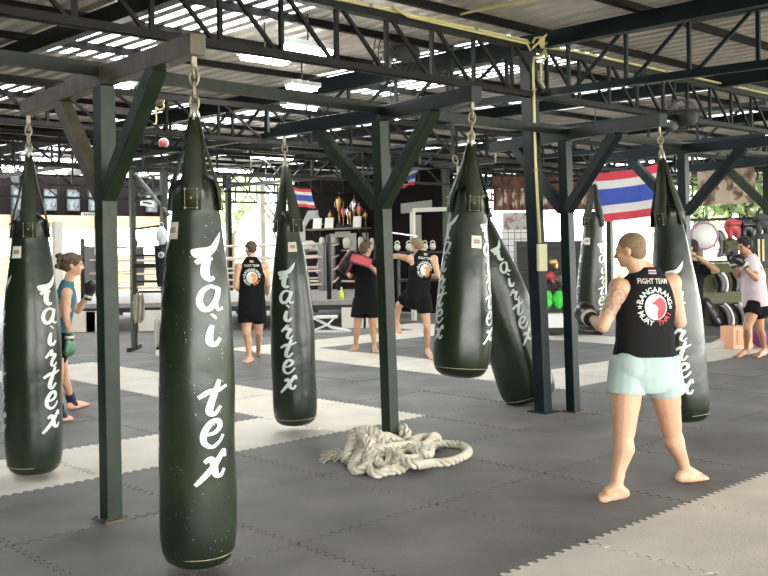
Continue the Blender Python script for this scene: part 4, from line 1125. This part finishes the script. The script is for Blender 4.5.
# white squat rack frame right of the middle post
t = empty('squat_rack', onfloor(430, 21.3)); tag(t, 'white steel rack frame in front of the black wall', 'rack')
x0, x1 = W(413, 250, 21.3).x - t.location.x, W(456, 250, 21.3).x - t.location.x
for x in (x0, x1):
    mb = MB(); mb.bar((x, 0, 0), (x, 0, 2.40), .11, .07); mb.build('upright', 'offwhite', t, .005)
mb = MB(); mb.bar((x0, 0, 2.43), (x1, 0, 2.45), .07, .09); mb.build('crossbar', 'offwhite', t, .005)
mb = MB(); mb.bar((x0 - .5, -.08, 1.95), (x0 + .1, -.08, 1.85), .03); mb.build('barbell', 'silver', t)
for x in (x0 - .35, x0 - .1, x0 + .25, x0 + .42):
    o = empty('kettlebell', V((t.location.x + x, 21.0, 1.62)))
    tag(o, 'small pale hand weight on the rack right of the middle post', 'weight', 'pale hand weights on the rack right of the middle post')
    mb = MB(); mb.ell((0, 0, 0), (.07, .07, .08)); mb.build('weight_body', 'offwhite', o); mb = MB(); mb.tube([V((.05 * math.cos(a), 0, .07 + .06 * math.sin(a))) for a in [math.pi * k / 6 for k in range(7)]], .014, 6); mb.build('handle', 'offwhite', o)
t = empty('weight_shelf', V((t.location.x - .2, 21.0, 0))); tag(t, 'dark shelf unit holding hand weights behind the man in the orange-print top', 'shelf')
mb = MB(); mb.box((.1, 0, 1.5), (1.2, .3, .05)).box((.1, 0, .9), (1.2, .3, .05)); mb.build('shelf_board', 'black', t)
for x in (-.5, .7):
    mb = MB(); mb.bar((x, 0, 0), (x, 0, 1.5), .05); mb.build('upright', 'black', t)

# ------------------------------------------------------------------ ladder rack at left with things hanging
t = empty('ladder_rack', onfloor(147, 15.9)); tag(t, 'dark steel ladder rack standing between the nearest post and the scuffed bag', 'rack')
xa, xb = W(133, 250, 15.9).x - t.location.x, W(164, 250, 15.9).x - t.location.x
for x in (xa, xb):
    mb = MB(); mb.bar((x, 0, 0), (x, 0, 2.95), .08); mb.build('upright', 'steel', t); mb = MB(); mb.bar((x, -.35, .03), (x, .35, .03), .07); mb.build('foot', 'steel', t)
for k, z in enumerate((2.92, 2.45, 1.98, 1.55, 1.38, 1.12, .95)):
    mb = MB(); mb.bar((xa, 0, z), (xb, 0, z + (.06 if k < 3 else 0)), .035 if k != 4 else .07); mb.build('rung', 'steel', t)
mb = MB(); mb.tube([(xa + .05, -.02, 2.9), (xb + .1, -.02, 2.2)], .035, 8); mb.build('diagonal_tube', 'worn', t)
def hang_cloth(lab, cat, name, px0, py0, px1, py1, d, m, wob=.03):
    a, b_ = W(px0, py0, d), W(px1, py1, d); o = empty(name, V(((a.x + b_.x) / 2, d, a.z))); tag(o, lab, cat)
    w_, h_ = abs(b_.x - a.x), a.z - b_.z; mb = MB(); n = 10
    rings = []
    for k in range(7):
        z = -h_ * k / 6; hw = w_ / 2 * (.5 + .5 * math.sin(.6 + 2.0 * k / 6)); ring = []
        for j in range(n): x = (j / (n - 1) * 2 - 1) * hw; ring.append(V((x, wob * math.sin(j * 1.9 + k * .4), z - .03 * math.sin(j * 1.3))))
        ring += [p + V((0, .015, 0)) for p in reversed(ring)]; rings.append(ring)
    mb.loft(rings); mb.build('cloth', m, o)
    mb = MB(); mb.tube([V((-.02, .0, .03)), V((0, .02, .045)), V((.02, .0, .03)), V((0, 0, -.01))], .006, 5); mb.build('loop', m, o)
hang_cloth('tan towel hanging from the ladder rack', 'towel', 'towel', 132, 294, 145, 322, 15.75, 'towel')
hang_cloth('pale cloth strap hanging low on the right of the ladder rack', 'cloth', 'cloth_strip', 154, 320, 161, 348, 15.7, 'offwhite')
t = empty('kick_pad', W(162, 245, 15.6)); tag(t, 'narrow black pad with white round badge hanging on the ladder rack', 'pad')
mb = MB(); mb.loft([ering(V((0, 0, z)), Matrix.Identity(3), w_, .06, 16, 4) for z, w_ in ((0, .12), (-.05, .125), (-.35, .105), (-.64, .085), (-.67, .07))]); mb.build('pad_body', 'leather_black', t)
mb = MB(); mb.lathe([(.01, 0), (.052, 0), (.052, .008), (.01, .009)], 20, (0, -.060, -.16), Matrix.Rotation(math.pi / 2, 3, 'X')); bd_ = mb.build('badge', 'white', t)
mb = MB(); mb.lathe([(.01, 0), (.030, 0), (.030, .006), (.01, .007)], 16, (0, -.070, -.16), Matrix.Rotation(math.pi / 2, 3, 'X')); mb.build('badge_mark', 'lettergrey', bd_)
t = empty('plastic_bag', W(161.5, 226, 15.55)); tag(t, 'crumpled clear plastic bag hung above the black pad with badge', 'plastic bag')
mb = MB(); rg = []
for k in range(8):
    z = -.30 * k / 7; rr = .02 + .065 * math.sin(math.pi * min(1, k / 7 * .95)) ; rg.append([V((rr * math.cos(a) * (1 + .25 * math.sin(5 * a + k)), rr * .7 * math.sin(a) * (1 + .25 * math.cos(4 * a + k)), z)) for a in [2 * math.pi * j / 18 for j in range(18)]])
mb.loft(rg); mb.build('bag_body', 'bag_plastic', t); mb = MB(); mb.tube([V((.03 * math.cos(a), 0, .02 + .04 * math.sin(a))) for a in [2 * math.pi * k / 10 for k in range(10)]], .006, 5, True); mb.build('bag_handle', 'bag_plastic', t)
t = empty('knee_pad', fl(G(160.5, 357))); tag(t, 'small pink and black pad on the floor at the foot of the ladder rack', 'pad'); mb = MB(); mb.box((0, 0, .06), (.13, .12, .12)); mb.build('pad_body', 'cloth_pink', t, .02); mb = MB(); mb.box((0, 0, .14), (.10, .1, .06)); mb.build('pad_lining', 'leather_black', t, .01)
t = empty('alarm_bell', W(163.5, 143, 15.6)); tag(t, 'small round red bell at the top of the ladder rack post', 'bell')
mb = MB(); mb.lathe([(.01, .0), (.065, .005), (.07, .03), (.03, .06), (.005, .065)], 18, (0, 0, 0), Matrix.Rotation(math.pi / 2, 3, 'X')); mb.build('bell_dome', 'redplastic', t); mb = MB(); mb.lathe([(.01, -.02), (.085, -.018), (.085, .0), (.01, .002)], 18, (0, 0, 0), Matrix.Rotation(math.pi / 2, 3, 'X')); mb.build('bell_rim', 'white', t)

# ------------------------------------------------------------------ right rear
t = empty('mural_banner', W(493, 176, 23)); tag(t, 'rust-brown printed banner under the roof edge, left of the large flag', 'banner')
c0, c1 = W(493, 177, 23) - t.location, W(597, 177, 23) - t.location
mb = MB(); h = 35 * 23 / F; mb.box(((c0.x + c1.x) / 2, 0, -h / 2), (c1.x - c0.x, .04, h)); mb.build('printed_cloth', 'rust', t)
mb = MB(); rd = random.Random(2)
for k in range(13):
    x = .12 + k * .185 + rd.uniform(-.03, .03); s_ = rd.uniform(.8, 1.15)
    mb.ell((x, -.025, -.34), (.035 * s_, .004, .045 * s_), None, 10, 6)
    mb.prism([(-.055, 0), (-.07, -.2), (-.04, -.34), (.0, -.24), (.045, -.35), (.06, -.18), (.05, 0), (0, .05)], (x, -.024, -.42), (s_, 0, 0), (0, 0, s_), .004)
mb.build('painted_figures', 'poster_print', t)
mb = MB(); mb.bar(c0 + V((0, 0, .03)), c1 + V((0, 0, .03)), .05); mb.build('top_rail', 'black', t)
for q in (c0, c1): mb = MB(); mb.bar(q, V((q.x, q.y, RZ - .1 - t.location.z)), .04); mb.build('hanger', 'black', t)
t = empty('poster', W(516, 222, 22.5)); tag(t, 'small framed poster above the white tiled panel', 'poster'); mb = MB(); mb.box((0, 0, 0), (.62, .03, .44)); mb.build('print', 'board_print', t); mb = MB(); mb.box((0, .01, .24), (.68, .05, .03)).box((0, .01, -.24), (.68, .05, .03)); mb.build('rail', 'white', t)
for x in (-.28, .28): mb = MB(); mb.bar((x, .02, .24), (x, .02, 1.45), .015); mb.build('hanging_cord', 'black', t)
t = empty('tiled_panel', onfloor(521, 21.5)); tag(t, 'white panel of square tiles standing behind the slanting bag', 'panel')
mb = MB(); mb.box((0, 0, 1.0), (.85, .05, 1.95)); mb.build('tiles', 'white', t)
mb = MB()
for k in range(1, 6): mb.box((-.425 + k * .142, -.028, 1.0), (.012, .006, 1.95))
for k in range(14): mb.box((0, -.028, .06 + k * .142), (.85, .006, .012))
mb.build('grout', 'rubber', t)
# small shelf with gloves seen between the posts
t = empty('gear_shelf', onfloor(557, 17.5)); tag(t, 'dark gear shelf seen between the pillar and the post', 'shelf')
for z in (.30, .66, 1.15, 1.6):
    mb = MB(); mb.box((0, 0, z), (1.5, .4, .04)); mb.build('shelf_board', 'black', t)
for x in (-.74, .74):
    mb = MB(); mb.box((x, 0, .85), (.04, .4, 1.7)); mb.build('side_panel', 'black', t)
mb = MB(); mb.box((0, .19, .85), (1.5, .02, 1.7)); mb.build('back_panel', 'black', t)
sx0 = t.location
for k, px in enumerate((547.5, 558.5)):
    p = W(px, 300, 17.3); o = empty('boxing_glove', p); tag(o, ('left one of the two neon green gloves on the gear shelf', 'right one of the two neon green gloves on the gear shelf')[k], 'glove', 'neon green gloves')
    mb = MB(); mb.ell((0, 0, -.02), (.09, .08, .14)); mb.ell((0, -.01, .06), (.085, .08, .12)); mb.cap((.0, 0, .1), (0, 0, .17), .07, .055); mb.cap((-.08, -.02, 0), (-.08, -.02, .08), .028, .025); remesh(mb, 'mitt', 'neon', o, .012, 2)
    mb = MB(); mb.cone((0, 0, .17), (0, 0, .22), .058, .055); mb.build('cuff', 'leather_black', o)
p = W(554.5, 320.5, 17.2); t = empty('storage_box', V((p.x, p.y, p.z - .13))); tag(t, 'white box on the lowest gear shelf under the green gloves', 'box'); mb = MB(); mb.box((0, 0, .12), (.27, .25, .22)); mb.build('box_body', 'white', t, .01); mb = MB(); mb.box((0, 0, .24), (.29, .27, .03)); mb.build('lid', 'white', t)
for k, (px, py, m, lab) in enumerate(((550, 276, 'leather_red', 'red glove on the middle gear shelf'), (558, 279, 'brown', 'brown headguard beside the red glove'), (553, 262, 'gold', 'golden glinting cup on the upper gear shelf'))):
    p = W(px, py, 17.25); o = empty('boxing_glove' if k == 0 else ('head_guard' if k == 1 else 'trophy'), p); tag(o, lab, ('glove', 'head guard', 'trophy')[k])
    mb = MB(); mb.ell((0, 0, 0), (.09, .08, .08)); mb.cap((.05, 0, -.04), (.05, -.02, -.1), .05, .04); mb.ell((-.06, -.05, 0), (.03, .03, .05)); remesh(mb, 'shell', m, o, .012, 2)
    mb = MB(); mb.cone((0.05, 0, -.1), (.05, 0, -.15), .045, .05); mb.build('strap', 'black', o)
# banner right
t = empty('printed_banner', W(698, 171, 15.6)); tag(t, 'sepia banner with drawn fighters hanging at the upper right', 'banner')
a, b_, c_ = W(697, 171, 15.6) - t.location, W(754, 167, 15.4) - t.location, W(699, 206, 15.6) - t.location
mb = MB(); wv, hv = b_ - a, c_ - a; n = 12
for off in (0, .006):
    vs = [a + wv * (x / n) + hv * y + V((0, .02 * math.sin(x) + off, 0)) for x in range(n + 1) for y in (0, .5, 1)]; mb.add(vs, [(3 * i + q, 3 * i + q + 1, 3 * i + q + 4, 3 * i + q + 3) for i in range(n) for q in (0, 1)])
mb.build('printed_cloth', 'poster_print', t)
mb = MB()
for (x, y, s_) in ((.42, .52, .13), (.70, .25, .08), (.2, .45, .07), (.85, .55, .07)):
    c_ = a + wv * x + hv * y; mb.ell(c_ + V((0, -.03, .04)), (s_ * .6, .005, s_ * .7), None, 14, 8); mb.prism([(-1, -1.7), (1, -1.7), (.9, -.4), (.3, 0), (-.3, 0), (-.9, -.4)], c_ + V((0, -.026, -.02)), (s_, 0, 0), (0, 0, s_), .004)
mb.build('drawn_figures', 'towel', t)
mb = MB(); mb.tube([a + V((-.03, 0, .01)), b_ + V((.03, 0, .01))], .01, 6); mb.build('top_cord', 'black', t)

for q in (a, b_): mb = MB(); mb.bar(q, V((q.x, q.y, RZ - .1 - t.location.z)), .012); mb.build('hanging_cord', 'black', t)
# gear wall at right: olive board with pads on pegs
t = empty('gear_board', onfloor(735, 16.6)); tag(t, 'olive board for pads behind the man in the pink shirt', 'board')
mb = MB(); mb.box((0.1, 0, .75), (1.9, .05, 1.05)); mb.build('board_panel', 'olive', t); mb = MB(); mb.bar((-1.0, -.08, 2.02), (1.1, -.08, 2.04), .05); mb.build('top_rail', 'steel_blue', t)
mb = MB(); mb.bar((-1.0, -.05, 1.30), (1.1, -.05, 1.30), .04); mb.build('middle_rail', 'steel_blue', t)
for x in (-.84, 1.02):
    mb = MB(); mb.bar((x, 0, 0), (x, 0, 2.1), .06); mb.build('upright', 'steel', t)
mb = MB(); mb.box((0.1, 0, .14), (1.9, .3, .2)); mb.build('bottom_ledge', 'black', t)
def curved_pad(px, py, d, h_, w_, lab, m='leather_black', edge_m='white', tilt=0., flip=1):
    o = empty('curved_kick_pad', W(px, py, d)); o.rotation_euler = (0, tilt, 0); tag(o, lab, 'kick pad', 'curved black pads hanging on the gear board')
    rg = []
    for k in range(9):
        a = (k / 8 - .5) * 1.5; z = -math.sin(a) * h_ * .7; x = (math.cos(a) - 1) * h_ * .55 * flip
        rg.append([V((x + .05 * cx, w_ * sy, z)) for cx, sy in ((-1, -1), (1, -1), (1, 1), (-1, 1))])
    mb = MB(); mb.loft(rg); mb.build('pad_body', m, o, .01)
    mb = MB(); mb.tube([r4[1 if flip > 0 else 0] + V((0, -.01, 0)) for r4 in rg], .022, 6); mb.build('edge_piping', edge_m, o)
    mb = MB(); mb.tube([V((-.05 * flip, 0, h_ * .2)), V((-.13 * flip, 0, .1)), V((-.13 * flip, 0, -.1)), V((-.05 * flip, 0, -h_ * .2))], .015, 6); mb.build('handle', 'black', o)
curved_pad(727, 314, 16.35, .42, .10, 'curved black pad with white edge low on the gear board, left one', tilt=-.35)
curved_pad(741, 313, 16.35, .42, .10, 'curved black pad with white edge low on the gear board, right one', tilt=-.35)
curved_pad(722, 243, 16.35, .48, .08, 'green-black curved pad with pale edge hanging left of the headguards', 'leather_black', 'ropew', -.1)
curved_pad(722, 282, 16.30, .34, .10, 'curved black pad with white edge under the hidden boxer arm', tilt=-.2)
curved_pad(737, 281, 16.30, .34, .10, 'curved black pad with white edge beside the pink shirt, middle row', tilt=-.15)
t = empty('black_roller', W(712, 313, 16.3)); tag(t, 'slanting black cylinder pad at the left of the gear board', 'pad'); mb = MB(); mb.cap((-.10, 0, .18), (.08, 0, -.16), .085, .08); mb.build('pad_body', 'leather_black', t); mb = MB(); mb.tube([V((-.02, -.09, .1)), V((.05, -.12, .02)), V((.06, -.09, -.08))], .014, 5); mb.build('handle', 'rubber', t)
t = empty('round_target', W(704, 236, 15.9)); tag(t, 'round white target with mauve rim hanging right of the large bag', 'target')
mb = MB(); mb.lathe([(.01, -.03), (.20, -.03), (.20, .03), (.01, .04)], 28, (0, 0, 0), Matrix.Rotation(math.pi / 2, 3, 'X')); mb.build('target_face', 'white', t)
mb = MB(); mb.tube([V((.215 * math.cos(a), 0, .215 * math.sin(a))) for a in [2 * math.pi * k / 28 for k in range(28)]], .028, 8, True); mb.build('rim', mat('mauve', (.35, .16, .26), .5), t)
mb = MB(); mb.bar((0, 0, .23), (0, 0, RZ - .1 - t.location.z), .01); mb.build('hanging_cord', 'black', t)
for k, (px, py, m, lab) in enumerate(((732, 227, 'leather_red', 'dark red headguard hanging on the top rail'), (746, 228, 'leather_black', 'black headguard on the top rail, right of the red one'), (730, 246, 'olive', 'olive pad with white top hanging left of the pink-shirted man'), (761, 222, 'rubber', 'grey headguard hanging above the man in pink'))):
    o = empty('head_guard', W(px, py, 16.3)); tag(o, lab, 'head guard', 'headguards hanging on the gear board')
    mb = MB(); mb.ell((0, 0, 0), (.14, .12, .15)); mb.cap((-.08, -.06, -.05), (-.06, -.08, -.16), .05, .045); mb.cap((.08, -.06, -.05), (.06, -.08, -.16), .05, .045); mb.cap((-.08, -.08, .06), (.08, -.08, .06), .05, .05); remesh(mb, 'guard_shell', m, o, .014, 2)
    mb = MB(); mb.tube([V((-.08, -.06, .14)), V((0, -.02, .22)), V((.08, -.06, .14))], .012, 5); mb.build('strap', 'white' if k == 2 else 'black', o)
t = empty('sports_bag', W(762, 247, 16.0)); tag(t, 'black and grey gear bag with yellow straps hanging at the right edge', 'bag')
mb = MB(); mb.loft([ering(V((0, 0, z)), Matrix.Identity(3), w_, .12, 16, 3) for z, w_ in ((.22, .08), (.18, .16), (-.1, .2), (-.3, .17), (-.34, .1))]); mb.build('bag_body', 'rubber', t)
for x in (-.10, -.03):
    mb = MB(); mb.box((x, -.125, -.05), (.035, .012, .36)); mb.build('yellow_strap', 'yellow', t)
# floor things at right
p = fl(G(738, 349)); t = empty('foam_box', p); tag(t, 'peach foam box on the floor behind the legs of the man at right', 'box')
mb = MB(); mb.box((0.02, .12, .17), (.34, .34, .34), .25); mb.build('box_body', 'peach', t, .012); mb = MB(); mb.box((.06, -.06, .18), (.2, .01, .22), .25); mb.build('face_panel', mat('peach_dark', (.62, .30, .17), .6), t)
p = fl(G(718, 347)); t = empty('foam_wedge', p); tag(t, 'pale foam wedge beside the peach box', 'wedge'); mb = MB(); mb.prism([(-.2, 0), (.24, 0), (.24, .21)], (0, .1, 0), (1, 0, 0), (0, 0, 1), .28); mb.build('wedge_body', 'offwhite', t, .008)
p = fl(G(764, 348)); t = empty('foam_roller', p); tag(t, 'purple cushion on the floor at the right edge', 'cushion'); mb = MB(); mb.ell((0, .1, .14), (.16, .14, .14)); mb.build('cushion_body', 'purple', t)

# ------------------------------------------------------------------ lamps
def lamp(px, py, z, L_, lab, m='lamp'):
    x, y = un(px, py); d = (z - HC) * F / -y; p = V((x * d / F, d, z))
    t = empty('fluorescent_lamp', p, (0, 0, ANG)); tag(t, lab, 'lamp', 'lit lamps under the roof')
    mb = MB(); mb.box((0, 0, .045), (L_ + .08, .16, .05)); mb.build('housing', 'housing', t, .006)
    for q in (-.04, .04):
        mb = MB(); mb.tube([(-L_ / 2, q, 0), (0, q, 0), (L_ / 2, q, 0)], .022, 8); mb.build('tube', m, t)
    mb = MB(); mb.bar((0, 0, .06), (0, 0, RZ - z), .015); mb.build('hanger', 'black', t)
lamp(265, 60, 3.42, .48, 'bright lamp left of the second one, above the slim bag')
lamp(308, 50, 3.45, .5, 'topmost lit lamp, right of its neighbour above the slim bag')
lamp(302, 88, 3.42, .35, 'lit lamp seen just above the long beam')
lamp(300, 108, 3.42, .45, 'lit lamp just under the long beam')
lamp(124, 86, 3.40, .16, 'small bright lamp right of the nearest post top')
lamp(52, 160, 3.35, 1.1, 'long lit lamp beside the straps of the left bag')
lamp(272, 158, 3.35, .9, 'lit lamp glowing behind the top of the slim bag')
lamp(232, 171, 3.35, 1.0, 'far lit lamp right of the scuffed bag straps')
lamp(10, 168, 3.35, .8, 'far lit lamp at the left edge')
lamp(391, 121, 3.2, .12, 'tiny warm lamp right of the middle post top')
# industrial fans under the roof
def fan(px, py, d, R_, lab, yaw=.4):
    t = empty('industrial_fan', W(px, py, d), (0.2, 0, yaw)); tag(t, lab, 'fan', 'round fans hung under the roof')
    Rx = Matrix.Rotation(math.pi / 2, 3, 'X')
    mb = MB()
    for rr, y_ in ((R_, 0), (R_ * .97, -.07), (R_ * .97, .07), (R_ * .6, -.09), (R_ * .3, -.1)): mb.tube([V((rr * math.cos(a), y_, rr * math.sin(a))) for a in [2 * math.pi * k / 28 for k in range(28)]], .006, 5, True)
    for k in range(24):
        a = 2 * math.pi * k / 24; c, s_ = math.cos(a), math.sin(a); mb.tube([V((c * .05, -.1, s_ * .05)), V((c * R_ * .6, -.09, s_ * R_ * .6)), V((c * R_, 0, s_ * R_)), V((c * R_ * .6, .09, s_ * R_ * .6)), V((c * .05, .1, s_ * .05))], .0025, 4)
    mb.build('cage', 'rubber', t)
    for k in range(3):
        a = 2 * math.pi * k / 3; mb = MB(); R3 = Matrix.Rotation(a, 3, 'Y')
        mb.loft([[R3 @ V((rr, .03 * q + tw * q, w_ * q)) for q in (-1, 0, 1)] + [R3 @ V((rr, .03 * q + tw * q + .006, w_ * q)) for q in (1, 0, -1)] for rr, w_, tw in ((.05, .03, .01), (R_ * .5, .09, .0), (R_ * .88, .08, -.01))]); mb.build('blade', 'worn', t)
    mb = MB(); mb.lathe([(.01, -.1), (.05, -.08), (.07, 0), (.09, .1), (.09, .25), (.05, .29), (.01, .3)], 16, (0, 0, 0), Rx); mb.build('motor', 'rubber', t)
    mb = MB(); mb.bar((0, .15, .08), (0, .15, .45), .03); mb.build('bracket', 'black', t)
fan(395, 52, 9.9, .27, 'round fan hung under the roof right of the topmost lamp', .9)
fan(679, 116, 11.3, .2, 'round fan above the bag beside the tattooed man', .3)

# ------------------------------------------------------------------ yellow conduit, breaker box
def pipe(pts, lab, r_=.012, clips=()):
    o = empty('conduit_pipe', pts[0]); tag(o, lab, 'pipe', 'yellow conduit pipes'); O = pts[0]
    mb = MB(); mb.tube([p - O for p in pts], r_, 8); mb.build('pipe_run', 'yellow', o)
    for c in clips: mb = MB(); mb.box(c - O, (.04, .04, .02)); mb.build('clip', 'brass', o)
a_ = P(u3 - 7.5, v3 - .055, 3.595); b_ = P(u3 - .25, v3 - .055, 3.60)
pt = W(536, 47, 9.40)
pipe([a_, P(u3 - 3, v3 - .055, 3.60), b_, W(531, 46, 9.36), W(535, 38, 9.36), W(541, 37, 9.36), W(541, 45, 9.36)], 'yellow conduit running left along the top of the nearest truss', .013, [P(u3 - k, v3 - .06, 3.60) for k in (1, 2.3, 3.6, 5)])
pipe([P(u3 - 2.1, v3 - .1, 3.62), P(u3 - 1.9, v3 - .09, 3.57), P(u3 - .3, v3 - .09, 3.56), W(530, 50, 9.33), W(538, 43, 9.33), W(545, 36, 9.33), W(550, 32, 9.33), W(553, 38, 9.33), W(546, 44, 9.33)], 'second yellow conduit below the first, looping over the pillar head', .012)
pipe([W(434, 26, 8.9), W(436, 20, 8.9), W(470, 12, 8.6), W(548, -4, 7.9)], 'yellow conduit branching off across the roof towards the upper right')
pipe([W(541, 47, 9.34), P(u3 + .5, v3 - .055, 3.60), P(u3 + 5, v3 - .055, 3.60), P(u3 + 14, v3 - .055, 3.60)], 'yellow conduit running right from the pillar along the truss', .013, [P(u3 + k, v3 - .06, 3.60) for k in (1, 2.3, 4)])
pipe([W(545, 50, 9.34), W(542, 56, 9.33), W(534, 58, 9.33), W(533, 64, 9.33), W(535.5, 160, 9.33), W(540, 243, 9.32)], 'yellow conduit running down the pillar to the box', .014, [W(534, 90, 9.33), W(536, 170, 9.33)])
pipe([W(544, 50, 9.31), W(547, 56, 9.31), W(541, 64, 9.31), W(541, 82, 9.33), W(545, 88, 9.33)], 'short yellow conduit tail beside the pillar head', .011)
t = empty('junction_box', W(543, 42, 9.38)); tag(t, 'small square junction box where the yellow pipes meet', 'box'); mb = MB(); mb.box((0, 0, 0), (.08, .06, .09)); mb.build('box_body', 'steel', t, .005); mb = MB(); mb.box((0, -.034, 0), (.085, .01, .095)); mb.build('lid', 'yellow', t)
t = empty('breaker_box', W(542, 257.5, 9.30), (0, 0, .12)); tag(t, 'pale yellow switch box on the pillar', 'box'); mb = MB(); mb.box((0, 0, 0), (.085, .07, .26)); mb.build('box_body', 'yellowbox', t, .004)
mb = MB(); mb.box((0, -.037, .06), (.075, .006, .12)); mb.build('cover', 'yellowbox', t); mb = MB(); mb.box((0, -.037, -.067), (.075, .006, .11)); mb.build('cover', 'yellowbox', t)
# yellow hook near the ladder rack
t = empty('yellow_hook', W(159, 108, 9.5)); tag(t, 'yellow cable hook hanging from the long beam beside the brace', 'hook'); mb = MB(); mb.tube(catmull([(.03, 0, .07), (.05, 0, .01), (.0, 0, -.02), (-.03, 0, .0), (-.03, 0, -.14), (-.06, 0, -.16)], 5), .009, 6); mb.build('hook_cable', 'yellow', t); mb = MB(); mb.box((.03, 0, .08), (.05, .04, .04)); mb.build('hook_clip', 'brass', t)

# ------------------------------------------------------------------ outside: trees, bushes, low wall
rd = random.Random(11)
def tree(p, h, R_, lab):
    t = empty('tree', p); tag(t, lab, 'tree', 'trees outside behind the hall')
    mb = MB(); mb.tube([(0, 0, 0), (.1, 0, h * .3), (0, .1, h * .62)], [.22, .17, .08], 8)
    for k in range(6):
        a = rd.uniform(0, 6.28); mb.tube([V((.05, 0, h * (.25 + .05 * k))), V((math.cos(a) * R_ * .6, math.sin(a) * R_ * .6, h * (.5 + .06 * k)))], [.07, .02], 5)
    mb.build('trunk', 'bark', t)
    mb = MB(); blobs = [(V((rd.uniform(-.6, .6) * R_, rd.uniform(-.6, .6) * R_, h * rd.uniform(.42, .9))), R_ * rd.uniform(.35, .6)) for k in range(9)]
    for c, rr in blobs:
        for k in range(170):
            v_ = V((rd.gauss(0, 1), rd.gauss(0, 1), rd.gauss(0, 1))).normalized() * rr * rd.uniform(.55, 1.05); q = c + v_
            a = V((rd.gauss(0, 1), rd.gauss(0, 1), rd.gauss(0, 1))).normalized(); b2 = a.orthogonal().normalized(); s_ = rd.uniform(.10, .2)
            mb.add([q - a * s_, q + b2 * s_ * .5, q + a * s_, q - b2 * s_ * .5], [(0, 1, 2, 3)])
    mb.build('crown', 'leaf', t)
tl = ['leafy tree outside the left windows, far left', 'leafy tree outside the left windows near the nearest post', 'tree outside seen through the gap left of the slim bag', 'tree outside just left of the slim bag straps', 'small tree outside at the far right behind the gear board', 'tree outside right of the round target', 'tree outside behind the right edge of the room']
for k, (px, d, h, R_) in enumerate(((-20, 40, 5.5, 2.4), (100, 42, 6, 2.6), (228, 34, 6.5, 1.6), (278, 42, 7, 2.3), (696, 33, 5, 1.7), (742, 27, 4.6, 1.2), (800, 33, 5, 1.9))):
    tree(onfloor(px, d), h, R_, tl[k])
mb = MB()
for k in range(5200):
    x = rd.uniform(-30, 34); q = V((x, 44 + rd.uniform(-1, 1) if x < 8 else 36 + rd.uniform(-1, 1), rd.uniform(0, 1.2)))
    a = V((rd.gauss(0, 1), rd.gauss(0, 1), rd.gauss(0, 1))).normalized(); b2 = a.orthogonal().normalized(); s_ = rd.uniform(.15, .3)
    mb.add([q - a * s_, q + b2 * s_ * .5, q + a * s_, q - b2 * s_ * .5], [(0, 1, 2, 3)])
tag(mb.build('hedge', 'leaf'), 'long green hedge outside behind the hall', 'hedge', kind='stuff')
